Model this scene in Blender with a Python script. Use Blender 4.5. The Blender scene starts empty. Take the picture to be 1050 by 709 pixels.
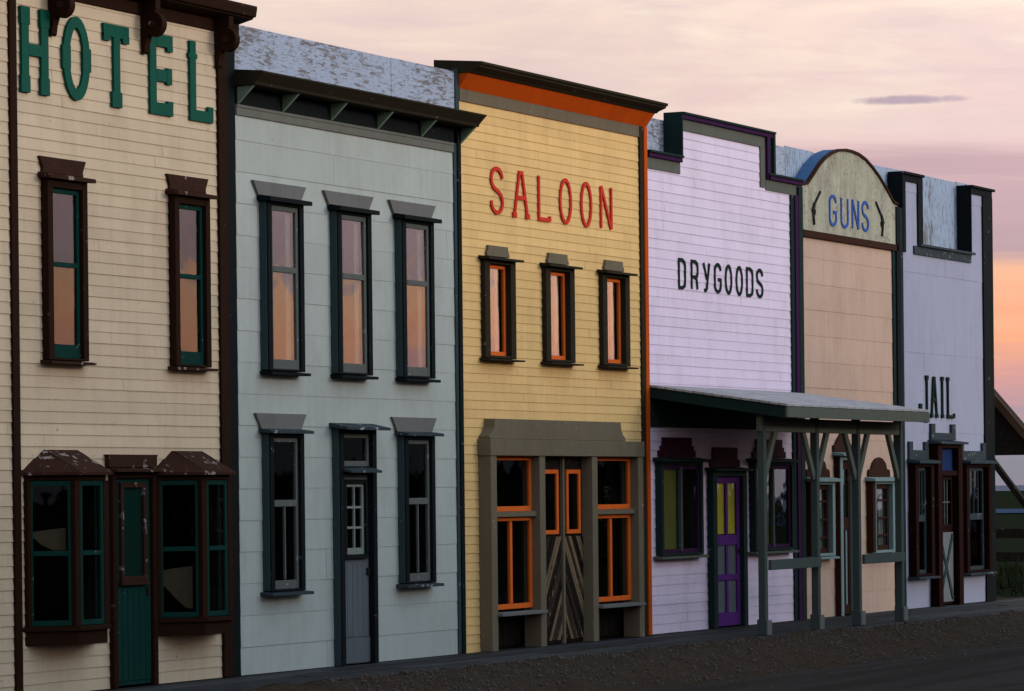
import bpy, math, random
from mathutils import Vector, noise
random.seed(7)
R = math.radians
sc = bpy.context.scene
col = sc.collection

# ------------------------------------------------------------------ helpers
def lin(r, g, b):
    f = lambda c: (c/255/12.92 if c/255 <= .04045 else ((c/255+.055)/1.055)**2.4)
    return (f(r), f(g), f(b), 1)

class MB:
    """collects faces; build() links them as one mesh object"""
    def __init__(s): s.v=[]; s.f=[]; s.m=[]; s.mi=0
    def poly(s, pts):
        n=len(s.v); s.v+= [tuple(p) for p in pts]; s.f.append(tuple(range(n,n+len(pts)))); s.m.append(s.mi)
    def hexa(s, p):   # 8 points: bottom loop 0-3, top loop 4-7
        n=len(s.v); s.v+=[tuple(q) for q in p]
        for f in ((0,3,2,1),(4,5,6,7),(0,1,5,4),(1,2,6,5),(2,3,7,6),(3,0,4,7)):
            s.f.append(tuple(n+i for i in f)); s.m.append(s.mi)
    def box(s,x0,x1,y0,y1,z0,z1):
        s.hexa([(x0,y0,z0),(x1,y0,z0),(x1,y1,z0),(x0,y1,z0),(x0,y0,z1),(x1,y0,z1),(x1,y1,z1),(x0,y1,z1)])
    def prism(s, a, b):
        n=len(s.v); k=len(a); s.v+=[tuple(q) for q in a]+[tuple(q) for q in b]
        s.f.append(tuple(range(n,n+k))); s.m.append(s.mi)
        s.f.append(tuple(range(n+2*k-1,n+k-1,-1))); s.m.append(s.mi)
        for i in range(k):
            j=(i+1)%k; s.f.append((n+j,n+i,n+k+i,n+k+j)); s.m.append(s.mi)
    def pxz(s, poly, y0, y1): s.prism([(x,y0,z) for x,z in poly],[(x,y1,z) for x,z in poly])
    def pyz(s, poly, x0, x1): s.prism([(x0,y,z) for y,z in poly],[(x1,y,z) for y,z in poly])
    def pxy(s, poly, z0, z1): s.prism([(x,y,z0) for x,y in poly],[(x,y,z1) for x,y in poly])
    def bar(s, p, q, w, t, up=(0,0,1)):
        p=Vector(p); q=Vector(q); d=(q-p).normalized(); u=Vector(up)
        a=d.cross(u); 
        if a.length<1e-4: a=d.cross(Vector((0,1,0)))
        a.normalize(); b=a.cross(d).normalized(); a*=w/2; b*=t/2
        s.hexa([p-a-b,p+a-b,p+a+b,p-a+b,q-a-b,q+a-b,q+a+b,q-a+b])
    def ribbon(s, pts, w, y0, y1, closed=False):
        n=len(pts); L=[];Rr=[]
        for i in range(n):
            p=Vector(pts[i])
            a=Vector(pts[i-1]) if (i>0 or closed) else None
            b=Vector(pts[(i+1)%n]) if (i<n-1 or closed) else None
            d0=(p-a).normalized() if a is not None else None
            d1=(b-p).normalized() if b is not None else None
            if d0 is None: d0=d1
            if d1 is None: d1=d0
            n0=Vector((-d0.y,d0.x)); n1=Vector((-d1.y,d1.x)); m=(n0+n1)
            if m.length<1e-3: m=n0.copy()
            m.normalize(); k=1/max(.6,m.dot(n0)); 
            L.append(p+m*(w/2*k)); Rr.append(p-m*(w/2*k))
        for i in range(n if closed else n-1):
            j=(i+1)%n
            s.hexa([(L[i].x,y0,L[i].y),(Rr[i].x,y0,Rr[i].y),(Rr[j].x,y0,Rr[j].y),(L[j].x,y0,L[j].y),
                    (L[i].x,y1,L[i].y),(Rr[i].x,y1,Rr[i].y),(Rr[j].x,y1,Rr[j].y),(L[j].x,y1,L[j].y)])
    def build(s, name, mats, parent=None, bevel=0, smooth=False):
        off=Vector((0,0,0))
        r=parent
        while r is not None:
            off+=r.location; r=r.parent
        me=bpy.data.meshes.new(name)
        me.from_pydata([tuple(Vector(v)-off) for v in s.v],[],s.f)
        if not isinstance(mats,(list,tuple)): mats=[mats]
        for m in mats: me.materials.append(m)
        for p,i in zip(me.polygons,s.m): p.material_index=i
        me.validate(); me.update()
        import bmesh
        bm=bmesh.new(); bm.from_mesh(me)
        if s.__dict__.get('recalc',True): bmesh.ops.recalc_face_normals(bm,faces=bm.faces)
        bm.to_mesh(me); bm.free()
        if smooth:
            for p in me.polygons: p.use_smooth=True
        o=bpy.data.objects.new(name,me); col.objects.link(o)
        if parent is not None: o.parent=parent
        if bevel:
            b=o.modifiers.new('bevel','BEVEL'); b.width=bevel; b.segments=1; b.limit_method='ANGLE'; b.angle_limit=R(50)
        return o

def thing(name,label,cat,loc,group=None):
    o=bpy.data.objects.new(name,None); col.objects.link(o); o.location=loc; o.empty_display_size=.3
    o['label']=label; o['category']=cat
    if group: o['group']=group
    return o
def tag(o,label,cat,group=None,kind=None):
    if label: o['label']=label
    if cat: o['category']=cat
    if group: o['group']=group
    if kind: o['kind']=kind
    return o

# ------------------------------------------------------------------ materials
class NT:
    def __init__(s,mat): s.nt=mat.node_tree; s.n=s.nt.nodes; s.l=s.nt.links
    def node(s,t,**kw):
        n=s.n.new(t)
        for k,v in kw.items():
            if k.startswith('i_'): n.inputs[k[2:].replace('_',' ')].default_value=v
            else: setattr(n,k,v)
        return n
    def link(s,a,b): s.l.new(a,b)
    def math(s,op,a,b=None,c=None,clamp=False):
        n=s.n.new('ShaderNodeMath'); n.operation=op; n.use_clamp=clamp
        for i,x in enumerate((a,b,c)):
            if x is None: continue
            if isinstance(x,(int,float)): n.inputs[i].default_value=x
            else: s.l.new(x,n.inputs[i])
        return n.outputs[0]
    def mix(s,fac,a,b,blend='MIX'):
        n=s.n.new('ShaderNodeMix'); n.data_type='RGBA'; n.blend_type=blend
        for k,x in ((0,fac),(6,a),(7,b)):
            if isinstance(x,(int,float)): n.inputs[k].default_value=x
            elif isinstance(x,tuple): n.inputs[k].default_value=x
            else: s.l.new(x,n.inputs[k])
        return n.outputs[2]
    def noise(s,vec,scale,detail=4,rough=.55,dist=0):
        n=s.n.new('ShaderNodeTexNoise'); n.inputs['Scale'].default_value=scale; n.inputs['Detail'].default_value=detail
        n.inputs['Roughness'].default_value=rough; n.inputs['Distortion'].default_value=dist
        if vec is not None: s.l.new(vec,n.inputs['Vector'])
        return n.outputs['Fac']
    def ramp(s,fac,stops,interp='LINEAR'):
        n=s.n.new('ShaderNodeValToRGB'); e=n.color_ramp; e.interpolation=interp
        while len(e.elements)<len(stops): e.elements.new(.5)
        for el,(p,c) in zip(e.elements,stops):
            el.position=p; el.color=c if isinstance(c,tuple) else (c,c,c,1)
        s.l.new(fac,n.inputs[0]); return n.outputs['Color']
    def mapping(s,vec,scale=(1,1,1),loc=(0,0,0)):
        n=s.n.new('ShaderNodeMapping'); n.inputs['Scale'].default_value=scale; n.inputs['Location'].default_value=loc
        s.l.new(vec,n.inputs['Vector']); return n.outputs[0]

def newmat(name):
    m=bpy.data.materials.new(name); m.use_nodes=True; m.node_tree.nodes.clear()
    t=NT(m); out=t.node('ShaderNodeOutputMaterial'); b=t.node('ShaderNodeBsdfPrincipled')
    t.link(b.outputs[0],out.inputs[0]); return m,t,b,out

def paint(name,c,rough=.70,var=.10,wear=.0,wearcol=(.20,.17,.14,1),pitch=0,z0=0,course=.05,stretch=(1,1,1),wscale=14,bump=.25,spec=.03,dirt=0.16):
    """weathered painted wood: patchy tone, vertical weather streaks, tiny chips, board-to-board tone"""
    m,t,b,out=newmat(name)
    pos=t.node('ShaderNodeNewGeometry').outputs['Position']
    base=c
    n1=t.noise(pos,1.1,5,.6)
    v=t.math('MULTIPLY_ADD',n1,var*2,1-var)
    st=t.noise(t.mapping(pos,(11,11,.6)),1,6,.65)
    v=t.math('MULTIPLY',v,t.math('MULTIPLY_ADD',st,var*2.6,1-var*1.3))
    fine=t.noise(t.mapping(pos,(7,7,40)),1,3,.6)
    v=t.math('MULTIPLY',v,t.math('MULTIPLY_ADD',fine,var*.9,1-var*.45))
    if pitch:
        sep=t.node('ShaderNodeSeparateXYZ'); t.link(pos,sep.inputs[0])
        fl=t.math('FLOOR',t.math('DIVIDE',t.math('SUBTRACT',sep.outputs[2],z0),pitch))
        wx=t.math('FLOOR',t.math('MULTIPLY_ADD',fl,.377,t.math('MULTIPLY',sep.outputs[0],.31)))
        wn=t.node('ShaderNodeTexWhiteNoise',noise_dimensions='2D')
        cb=t.node('ShaderNodeCombineXYZ'); t.link(fl,cb.inputs[0]); t.link(wx,cb.inputs[1]); t.link(cb.outputs[0],wn.inputs['Vector'])
        v=t.math('MULTIPLY',v,t.math('MULTIPLY_ADD',wn.outputs['Value'],course*2,1-course))
    colr=t.mix(1.0,base,v,'MULTIPLY')
    if dirt:
        dn=t.noise(t.mapping(pos,(2.2,2.2,1.0),(3,1,7)),1,6,.7)
        dm=t.ramp(dn,[(.48,0.0),(.75,min(1,dirt*2.2))])
        colr=t.mix(dm,colr,(c[0]*.55+.004,c[1]*.52+.003,c[2]*.48+.002,1))
    if wear>0:
        wn2=t.noise(t.mapping(pos,stretch),wscale,8,.68)
        big=t.noise(pos,2.3,3,.5)
        mk=t.math('MULTIPLY_ADD',big,.35,t.math('SUBTRACT',wn2,.175))
        wm=t.ramp(mk,[(max(0,.70-wear),0.0),(min(1,.74-wear),1.0)])
        colr=t.mix(wm,colr,wearcol)
    t.link(colr,b.inputs['Base Color'])
    t.link(t.math('MULTIPLY_ADD',n1,.25,rough-.12),b.inputs['Roughness'])
    b.inputs['Specular IOR Level'].default_value=spec
    if bump:
        bp=t.node('ShaderNodeBump'); bp.inputs['Strength'].default_value=bump; bp.inputs['Distance'].default_value=.006
        t.link(t.noise(t.mapping(pos,(5,5,60)),1,6,.65),bp.inputs['Height']); t.link(bp.outputs[0],b.inputs['Normal'])
    return m

def glass(name,lo,hi,tint=(1,1,1,1),wav=.35,seed=0):
    m,t,b,out=newmat(name); t.n.remove(b)
    tr=t.node('ShaderNodeBsdfTransparent'); tr.inputs[0].default_value=(.88,.9,.89,1)
    gl=t.node('ShaderNodeBsdfGlossy'); gl.inputs['Roughness'].default_value=.015; gl.inputs['Color'].default_value=tint
    lw=t.node('ShaderNodeLayerWeight'); lw.inputs['Blend'].default_value=.5
    fac=t.math('MULTIPLY_ADD',t.math('POWER',lw.outputs['Facing'],2.0),hi,lo,clamp=True)
    pos=t.node('ShaderNodeNewGeometry').outputs['Position']
    bp=t.node('ShaderNodeBump'); bp.inputs['Strength'].default_value=wav; bp.inputs['Distance'].default_value=.01
    t.link(t.noise(t.mapping(pos,(1,1,.6),(seed,0,seed)),3.2,2,.5),bp.inputs['Height']); t.link(bp.outputs[0],gl.inputs['Normal'])
    ms=t.node('ShaderNodeMixShader'); t.link(fac,ms.inputs[0]); t.link(tr.outputs[0],ms.inputs[1]); t.link(gl.outputs[0],ms.inputs[2])
    t.link(ms.outputs[0],out.inputs[0]); return m

def ply(name,paintc,woodc,thr=.5,vert=False):
    """old plywood with half its paint gone"""
    m,t,b,out=newmat(name)
    pos=t.node('ShaderNodeNewGeometry').outputs['Position']
    st=(5,5,26) if not vert else (22,22,4)
    a=t.noise(t.mapping(pos,st),1.0,9,.72,.6)
    big=t.noise(pos,1.3,4,.6)
    mk=t.math('MULTIPLY_ADD',big,.5,t.math('SUBTRACT',a,.25))
    wm=t.ramp(mk,[(thr-.03,0.0),(thr+.05,1.0)])
    fine=t.noise(t.mapping(pos,(12,12,70) if not vert else (70,70,12)),1,4,.6)
    pc=t.mix(t.math('MULTIPLY',fine,1.0),paintc,tuple(min(1,c*1.55) for c in paintc[:3])+(1,))
    wc=t.mix(fine,tuple(c*.6 for c in woodc[:3])+(1,),woodc)
    dk=t.ramp(t.noise(t.mapping(pos,tuple(s*2.2 for s in st),(4,4,4)),1,8,.7),[(.55,0.0),(.62,1.0)])
    cc=t.mix(t.math('MULTIPLY',dk,.7),t.mix(wm,pc,wc),(.05,.05,.055,1))
    t.link(cc,b.inputs['Base Color']); b.inputs['Roughness'].default_value=.8; b.inputs['Specular IOR Level'].default_value=.15
    bp=t.node('ShaderNodeBump'); bp.inputs['Strength'].default_value=.5; bp.inputs['Distance'].default_value=.008
    t.link(mk,bp.inputs['Height']); t.link(bp.outputs[0],b.inputs['Normal'])
    return m

C=lambda r,g,b:(r,g,b,1)
M={}
M['hotel']=paint('cream_clapboard',C(.555,.455,.33),pitch=.1105,z0=0,course=.05,wear=.045,wearcol=C(.33,.26,.20))
M['brown']=paint('dark_brown_trim',C(.020,.0085,.005),wear=.02,wearcol=C(.09,.06,.05),var=.16)
M['brownflake']=paint('flaking_brown_trim',C(.036,.016,.011),wear=.10,wearcol=C(.26,.22,.21),var=.18,wscale=10,stretch=(1,1,1))
M['hgreen']=paint('dark_green_sash',C(.004,.034,.029),wear=.02,wearcol=C(.25,.3,.28))
M['letgreen']=paint('green_letter_paint',C(.005,.075,.052),wear=.015,wearcol=C(.02,.05,.04),rough=.5)
M['green']=paint('grey_green_hardboard',C(.39,.44,.425),pitch=.325,z0=-.04,course=.03,var=.09,dirt=.16,wear=.035,wearcol=C(.31,.34,.32),bump=.12)
M['charcoal']=paint('blue_black_trim',C(.007,.010,.012),wear=.02,wearcol=C(.16,.18,.20),var=.18)
M['slate']=paint('slate_teal_trim',C(.035,.058,.064),wear=.03,wearcol=C(.15,.17,.18),var=.15)
M['grey']=paint('grey_header_paint',C(.14,.145,.145),var=.12,wear=.02)
M['sashgrey']=paint('grey_sash',C(.10,.115,.11),var=.12,wear=.05,wearcol=C(.4,.42,.42))
M['sashlight']=paint('pale_grey_sash',C(.20,.24,.23),var=.12)
M['gband']=paint('grey_green_band',C(.14,.15,.135),var=.1)
M['bracketg']=paint('pale_green_bracket',C(.16,.25,.19),var=.1)
M['doorgrey']=paint('blue_grey_door',C(.11,.125,.145),var=.12)
M['saloon']=paint('mustard_clapboard',C(.71,.485,.21),pitch=.104,z0=0,course=.05,wear=.04,wearcol=C(.50,.35,.17))
M['olive']=paint('olive_brown_trim',C(.145,.125,.088),var=.13,wear=.03,wearcol=C(.3,.27,.23))
M['olivedk']=paint('dark_olive_trim',C(.026,.022,.014),var=.15,wear=.03)
M['orange']=paint('orange_paint',C(.50,.075,.006),var=.12,wear=.01,dirt=.2)
M['orangesash']=paint('orange_sash',C(.66,.13,.022),var=.10,wear=.02)
M['red']=paint('red_letter_paint',C(.56,.035,.018),var=.12,wear=.01,rough=.5)
M['plank']=paint('worn_door_planks',C(.035,.026,.020),var=.3,wear=.12,wearcol=C(.24,.17,.11),wscale=7,stretch=(4,4,.7))
M['plankdk']=paint('dark_door_planks',C(.014,.011,.009),var=.3,wear=.08,wearcol=C(.10,.07,.05),wscale=9)
M['planklt']=paint('bare_door_planks',C(.17,.12,.075),var=.35,wear=.06,wearcol=C(.04,.03,.02),wscale=9)
M['dry']=paint('lavender_white_clapboard',C(.69,.61,.78),pitch=.124,z0=0,course=.03,wear=.035,wearcol=C(.47,.42,.52),var=.07)
M['sage']=paint('sage_grey_trim',C(.10,.11,.095),var=.13,wear=.02)
M['teal']=paint('dark_teal_trim',C(.012,.026,.027),var=.15,wear=.02,wearcol=C(.12,.15,.15))
M['purple']=paint('purple_trim',C(.035,.010,.050),var=.14)
M['purpledoor']=paint('purple_door',C(.085,.022,.17),var=.14,wear=.02)
M['maroon']=paint('maroon_header',C(.040,.009,.024),var=.14)
M['blackgreen']=paint('black_green_letters',C(.008,.022,.018),var=.14,wear=.0)
M['blind']=paint('yellow_blind',C(.75,.66,.07),var=.12)
M['blinddim']=paint('olive_yellow_blind',C(.22,.23,.06),var=.15)
M['panelteal']=paint('grey_teal_panel',C(.10,.125,.14),var=.14)
M['guns']=paint('tan_board',C(.50,.365,.295),pitch=.37,z0=.32,course=.03,var=.10,wear=.035,wearcol=C(.36,.27,.21))
M['gunsign']=paint('weathered_grey_sign',C(.35,.36,.29),var=.26,wear=.13,wearcol=C(.22,.19,.15),wscale=20,dirt=.5)
M['blue']=paint('blue_letter_paint',C(.035,.095,.36),var=.14)
M['archside']=paint('blue_lit_arch_edge',C(.06,.13,.27),var=.2,wear=.03)  # bluish light on the arch returns is painted into this colour
M['iron']=paint('dark_iron',C(.018,.020,.018),var=.2,wear=.0)
M['tealwhite']=paint('pale_teal_frame',C(.17,.25,.26),var=.14,wear=.02)
M['gbrown']=paint('chocolate_trim',C(.036,.014,.009),var=.14,wear=.02,wearcol=C(.2,.16,.14))
M['jail']=paint('lavender_grey_board',C(.31,.335,.46),var=.10,wear=.03,wearcol=C(.24,.26,.34),dirt=.10,bump=.1)
M['jailwhite']=paint('white_board',C(.15,.17,.19),var=.1)
M['jred']=paint('dark_red_frame',C(.013,.003,.0025),var=.16,wear=.02)
M['jgrey']=paint('blue_grey_stone_paint',C(.034,.048,.058),var=.2,wear=.07,wearcol=C(.35,.38,.4))
M['bluelite']=paint('deep_blue_light',C(.010,.03,.11),var=.2)
M['shingle']=None
M['beam']=paint('sage_beam',C(.10,.115,.095),var=.13,wear=.02)
M['post']=paint('dark_green_post',C(.06,.08,.078),var=.15,wear=.03,wearcol=C(.2,.22,.2))
M['ply']=ply('peeling_blue_plywood',C(.25,.30,.40),C(.19,.18,.185),.56)
M['plyv']=ply('peeling_blue_plywood_upright',C(.22,.29,.40),C(.18,.175,.18),.57,True)
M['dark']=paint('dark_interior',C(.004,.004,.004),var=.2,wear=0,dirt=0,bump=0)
M['curtain_or_reflection']=paint('faded_curtain',C(.34,.34,.30),var=.2,stretch=(20,20,1))
M['gable_reflection']=paint('pale_gable_reflection',C(.085,.068,.045),var=.2)  # pale tone of a gable's reflection, painted on shapes behind the bay panes
M['roofing']=paint('tar_roofing',C(.07,.07,.072),var=.2,wear=.04)
M['timber']=paint('old_brown_timber',C(.085,.048,.027),var=.25,wear=.05,wearcol=C(.06,.04,.03),stretch=(1,4,1))
M['barn']=paint('dark_barn_boards',C(.02,.015,.012),var=.3,wear=.06,stretch=(4,4,.6))
M['palewall']=paint('pale_clapboard',C(.52,.45,.36),pitch=.12,var=.1)
M['gA']=glass('window_glass_dim',.02,.25,(.9,.9,.9,1),.26,1)
M['gB']=glass('window_glass_bright',.02,.36,(.95,.97,1,1),.38,5)
M['gC']=glass('window_glass_mirror',.03,.60,(.97,.97,1,1),.4,9)
M['gD']=glass('window_glass_shop',.008,.16,(.9,.95,.95,1),.3,12)

def shingle_mat():
    m,t,b,out=newmat('grey_asphalt_shingles')
    pos=t.node('ShaderNodeNewGeometry').outputs['Position']
    br=t.node('ShaderNodeTexBrick'); br.inputs['Scale'].default_value=1; br.inputs['Brick Width'].default_value=.3; br.inputs['Row Height'].default_value=.13
    br.inputs['Mortar Size'].default_value=.006; br.inputs['Color1'].default_value=C(.28,.28,.30); br.inputs['Color2'].default_value=C(.38,.38,.41); br.inputs['Mortar'].default_value=C(.07,.07,.075)
    t.link(pos,br.inputs['Vector'])
    g=t.noise(pos,120,3,.7); big=t.noise(pos,2,5,.6)
    v=t.math('MULTIPLY',t.math('MULTIPLY_ADD',g,.8,.6),t.math('MULTIPLY_ADD',big,.6,.7))
    t.link(t.mix(1.0,br.outputs['Color'],v,'MULTIPLY'),b.inputs['Base Color']); b.inputs['Roughness'].default_value=.9
    bp=t.node('ShaderNodeBump'); bp.inputs['Strength'].default_value=.6; bp.inputs['Distance'].default_value=.01
    t.link(br.outputs['Fac'],bp.inputs['Height']); bp.invert=True; t.link(bp.outputs[0],b.inputs['Normal'])
    return m
M['shingle']=shingle_mat()

# ------------------------------------------------------------------ facade building blocks
def boards(mb,x0,x1,z0,z1,pitch,holes,lip=.008,base=0,joint=3.6,seed=1):
    """lapped siding, course by course, cut round the holes"""
    rnd=random.Random(seed)
    k0=math.floor((z0-base)/pitch); k1=math.ceil((z1-base)/pitch)
    for k in range(k0,k1):
        zb=base+k*pitch; zt=zb+pitch
        cuts=sorted({max(zb,z0),min(zt,z1)}|{z for h in holes for z in (h[2],h[3]) if max(zb,z0)<z<min(zt,z1)})
        jx=[]; x=x0+rnd.uniform(.4,joint)
        while x<x1: jx.append(x); x+=rnd.uniform(joint*.6,joint*1.3)
        jit=[rnd.uniform(-.0012,.0012) for _ in range(len(jx)+1)]; dz=[rnd.uniform(-.002,.002) for _ in range(len(jx)+1)]
        for a,bz in zip(cuts,cuts[1:]):
            if bz-a<1e-4: continue
            mid=(a+bz)/2; segs=[(x0,x1)]
            for h in holes:
                if h[2]<mid<h[3]:
                    ns=[]
                    for s,e in segs:
                        if h[1]<=s or h[0]>=e: ns.append((s,e)); continue
                        if h[0]>s: ns.append((s,h[0]))
                        if h[1]<e: ns.append((h[1],e))
                    segs=ns
            for s,e in segs:
                xs=[s]+[j for j in jx if s<j<e]+[e]
                for p,q in zip(xs,xs[1:]):
                    bi=sum(1 for j in jx if j<=p+1e-6); 
                    q2=q-.0022 if q in jx else q
                    ya=-lip*(1-(a-zb)/pitch)+jit[bi]; yb=-lip*(1-(bz-zb)/pitch)+jit[bi]
                    d=dz[bi] if a==zb else 0
                    mb.poly([(p,ya,a+d),(q2,ya,a+d),(q2,yb,bz),(p,yb,bz)])
                    if abs(a-zb)<1e-6: mb.poly([(p,.004,a+d),(q2,.004,a+d),(q2,ya,a+d),(p,ya,a+d)])
def sheet_with_holes(mb,x0,x1,z0,z1,y,holes):
    xs=sorted({x0,x1}|{h[i] for h in holes for i in (0,1) if x0<h[i]<x1}); zs=sorted({z0,z1}|{h[i] for h in holes for i in (2,3) if z0<h[i]<z1})
    for a,b in zip(xs,xs[1:]):
        for c,d in zip(zs,zs[1:]):
            mx,mz=(a+b)/2,(c+d)/2
            if any(h[0]<mx<h[1] and h[2]<mz<h[3] for h in holes): continue
            mb.poly([(a,y,c),(b,y,c),(b,y,d),(a,y,d)])
def shell(mb,x0,x1,z1,depth,holes,pm=0,dm=1,front=.012):
    """side and back walls, dark lining with the openings cut"""
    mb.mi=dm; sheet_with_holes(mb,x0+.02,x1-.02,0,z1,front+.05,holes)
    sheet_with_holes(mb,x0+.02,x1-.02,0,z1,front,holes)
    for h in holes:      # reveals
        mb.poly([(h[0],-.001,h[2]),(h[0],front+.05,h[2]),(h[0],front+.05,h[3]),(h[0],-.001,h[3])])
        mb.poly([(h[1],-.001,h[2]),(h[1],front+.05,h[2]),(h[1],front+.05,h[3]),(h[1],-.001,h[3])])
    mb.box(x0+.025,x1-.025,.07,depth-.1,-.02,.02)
    mb.mi=pm
    zb=z1-.9
    for xa,xb in ((x0,x0+.02),(x1-.02,x1)):
        mb.pyz([(.002,0),(depth,0),(depth,zb),(.30,z1-.25),(.30,z1),(.002,z1)],xa,xb)
    mb.box(x0+.02,x1-.02,depth-.1,depth,0,zb)
    mb.mi=dm; mb.box(x0+.025,x1-.025,3.0,3.04,0,z1-.6)
    mb.box(x0+.022,x0+.032,front+.055,2.99,.021,z1-.5); mb.box(x1-.032,x1-.022,front+.055,2.99,.021,z1-.5)
    mb.mi=pm
def roof(b,x0,x1,z1,depth):
    m=MB(); m.pyz([(.31,z1-.36),(depth+.2,z1-1.05),(depth+.2,z1-.95),(.31,z1-.26)],x0+.021,x1-.021); m.build('roof',M['roofing'],b)

def window(b,xc,w,z0,z1,p,cw,mc,ms,mg,sw=.05,rails=(),muntv=None,cols=1,rec=.07,top=None,bot=None,sbot=.10,ledge=None,sill=None,head=None,curtain_or_reflection=False,name='window',glassobj='pane',mcside=None):
    """box casing > sash, pane, drip_cap, sill, header"""
    x0,x1=xc-w/2,xc+w/2; q=MB()
    q.box(x0,x0+cw,-p,.06,z0,z1); q.box(x1-cw,x1,-p,.06,z0,z1)
    q.box(x0+cw,x1-cw,-p+.003,.06,z1-(top or cw),z1); q.box(x0+cw,x1-cw,-p+.003,.06,z0,z0+(bot or .03))
    c=q.build(name,mc,b,.004)
    a0,a1=x0+cw+.002,x1-cw-.002; b0,b1=z0+(bot or .03)+.002,z1-(top or cw)-.002
    ys=-p+rec; s=MB()
    s.box(a0,a0+sw,ys,ys+.035,b0,b1); s.box(a1-sw,a1,ys,ys+.035,b0,b1)
    s.box(a0+sw,a1-sw,ys,ys+.035,b0,b0+sbot); s.box(a0+sw,a1-sw,ys,ys+.035,b1-sw,b1)
    for i,(zr,h) in enumerate(rails): s.box(a0+sw,a1-sw,ys-.004,ys+.034,zr-h/2,zr+h/2)
    if muntv:
        za,zb=muntv
        for i in range(1,cols):
            xm=a0+sw+(a1-a0-2*sw)*i/cols; s.box(xm-.012,xm+.012,ys+.002,ys+.030,za,zb)
    s.build('sash',ms,c,.003)
    g=MB(); tl=random.uniform(-.0022,.0022); tz=random.uniform(-.003,.003)
    zz=[b0+sbot-.004]+[r[0] for r in rails if r[1]>.035]+[b1-sw+.004]
    for za,zb in zip(zz,zz[1:]):
        tl=random.uniform(-.002,.002); tz=random.uniform(-.0012,.0035)
        g.hexa([(a0+sw-.004,ys+.016+tl-tz,za),(a1-sw+.004,ys+.016-tl-tz,za),(a1-sw+.004,ys+.02-tl-tz,za),(a0+sw-.004,ys+.02+tl-tz,za),
                (a0+sw-.004,ys+.016+tl+tz,zb),(a1-sw+.004,ys+.016-tl+tz,zb),(a1-sw+.004,ys+.02-tl+tz,zb),(a0+sw-.004,ys+.02+tl+tz,zb)])
    g.build(glassobj,mg,c)
    if curtain_or_reflection:
        cu=MB(); n=14; f=curtain_or_reflection
        for i in range(n):
            xa=a1-sw-(a1-a0-2*sw)*f*i/n; xb=a1-sw-(a1-a0-2*sw)*f*(i+1)/n
            ya=ys+.07+.012*math.sin(i*1.9); yb=ys+.07+.012*math.sin((i+1)*1.9)
            cu.poly([(xa,ya,b0+.05),(xb,yb,b0+.05),(xb,yb,b1-.02),(xa,ya,b1-.02)])
        cu.build('curtain_or_reflection',M['curtain_or_reflection'],c)
    if ledge:
        l,pr,th,m_=ledge; d=MB(); d.pyz([(.0,z1+.001),(-pr,z1+.001-.012),(-pr,z1+th*.6),(.0,z1+th+.01)],xc-l/2,xc+l/2); d.build('drip_cap',m_,c,.003)
    if sill:
        l,pr,th,m_=sill; d=MB(); d.pyz([(.0,z0-.001),(0,z0-th),(-pr,z0-th-.004),(-pr,z0-.014)],xc-l/2,xc+l/2); d.build('sill',m_,c,.003)
    if head:
        poly,pr,m_=head; d=MB(); d.pxz([(xc+x,z) for x,z in poly],-pr,-.002); d.build('header',m_,c,.003)
    return c

def arc(cx,cz,rx,rz,a0,a1,n=14):
    return [(cx+rx*math.cos(R(a0+(a1-a0)*i/n)),cz+rz*math.sin(R(a0+(a1-a0)*i/n))) for i in range(n+1)]
def glyph(ch):
    if ch=='O': return [(arc(.5,.5,.5,.5,0,360,28)[:-1],True)]
    if ch=='S': return [(arc(.5,.76,.5,.24,5,265,14)[:-1]+[(.52,.5)]+arc(.5,.24,.5,.24,80,-185,14)[1:],False)]
    if ch=='G': return [(arc(.5,.76,.5,.24,5,180,10)+arc(.5,.24,.5,.24,180,360,10)+[(1,.45),(.55,.45)],False)]
    if ch=='U': return [([(0,1)]+arc(.5,.22,.5,.22,180,360,12)+[(1,1)],False)]
    if ch=='D': return [([(0,0),(0,1),(.55,1),(.92,.92),(1,.80),(1,.20),(.92,.08),(.55,0)],True)]
    if ch=='R': return [([(0,0),(0,1),(.6,1),(.93,.93),(1,.8),(1,.6),(.9,.48),(.6,.44),(.02,.44)],False),([(.45,.44),(.8,.38),(.9,.2),(.92,0)],False)]
    if ch=='Y': return [([(.02,1),(.55,.42)],False),([(1,1),(.68,.40),(.55,.08),(.35,0),(.1,0)],False)]
    if ch=='A': return [([(0,0),(.40,1)],False),([(1,0),(.60,1)],False),([(.2,.42),(.8,.42)],False),([(.34,.99),(.66,.99)],False)]
    if ch=='L': return [([(0,1),(0,0),(1,0)],False),([(1,-.02),(1,.09)],False)]
    if ch=='N': return [([(0,0),(0,1)],False),([(.03,1),(.97,0)],False),([(1,0),(1,1)],False)]
    if ch=='I': return [([(.5,0),(.5,1)],False)]
def letter(b,ch,x0,x1,z0,z1,sw,y,th,mat,serif=0):
    m=MB(); w=x1-x0-sw; h=z1-z0-sw
    for i,(pl,cl) in enumerate(glyph(ch)):
        pts=[(x0+sw/2+px*w,z0+sw/2+pz*h) for px,pz in pl]
        m.ribbon(pts,sw,y-th-.0008*i,y,cl)
    if serif:
        s=serif; H=z1-z0
        ends={'I':[(.5,0),(.5,1)],'A':[(0,0),(1,0)],'L':[(0,1),(0,0)],'N':[(0,1),(1,0)]}.get(ch,[])
        for ex,ez in ends:
            xx=x0+sw/2+ex*w; zz=z0+ez*H; m.box(xx-s,xx+s,y-th-.003,y,zz if ez==0 else zz-s*1.2,zz+s*1.2 if ez==0 else zz)
    return m.build('letter',mat,b)
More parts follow.
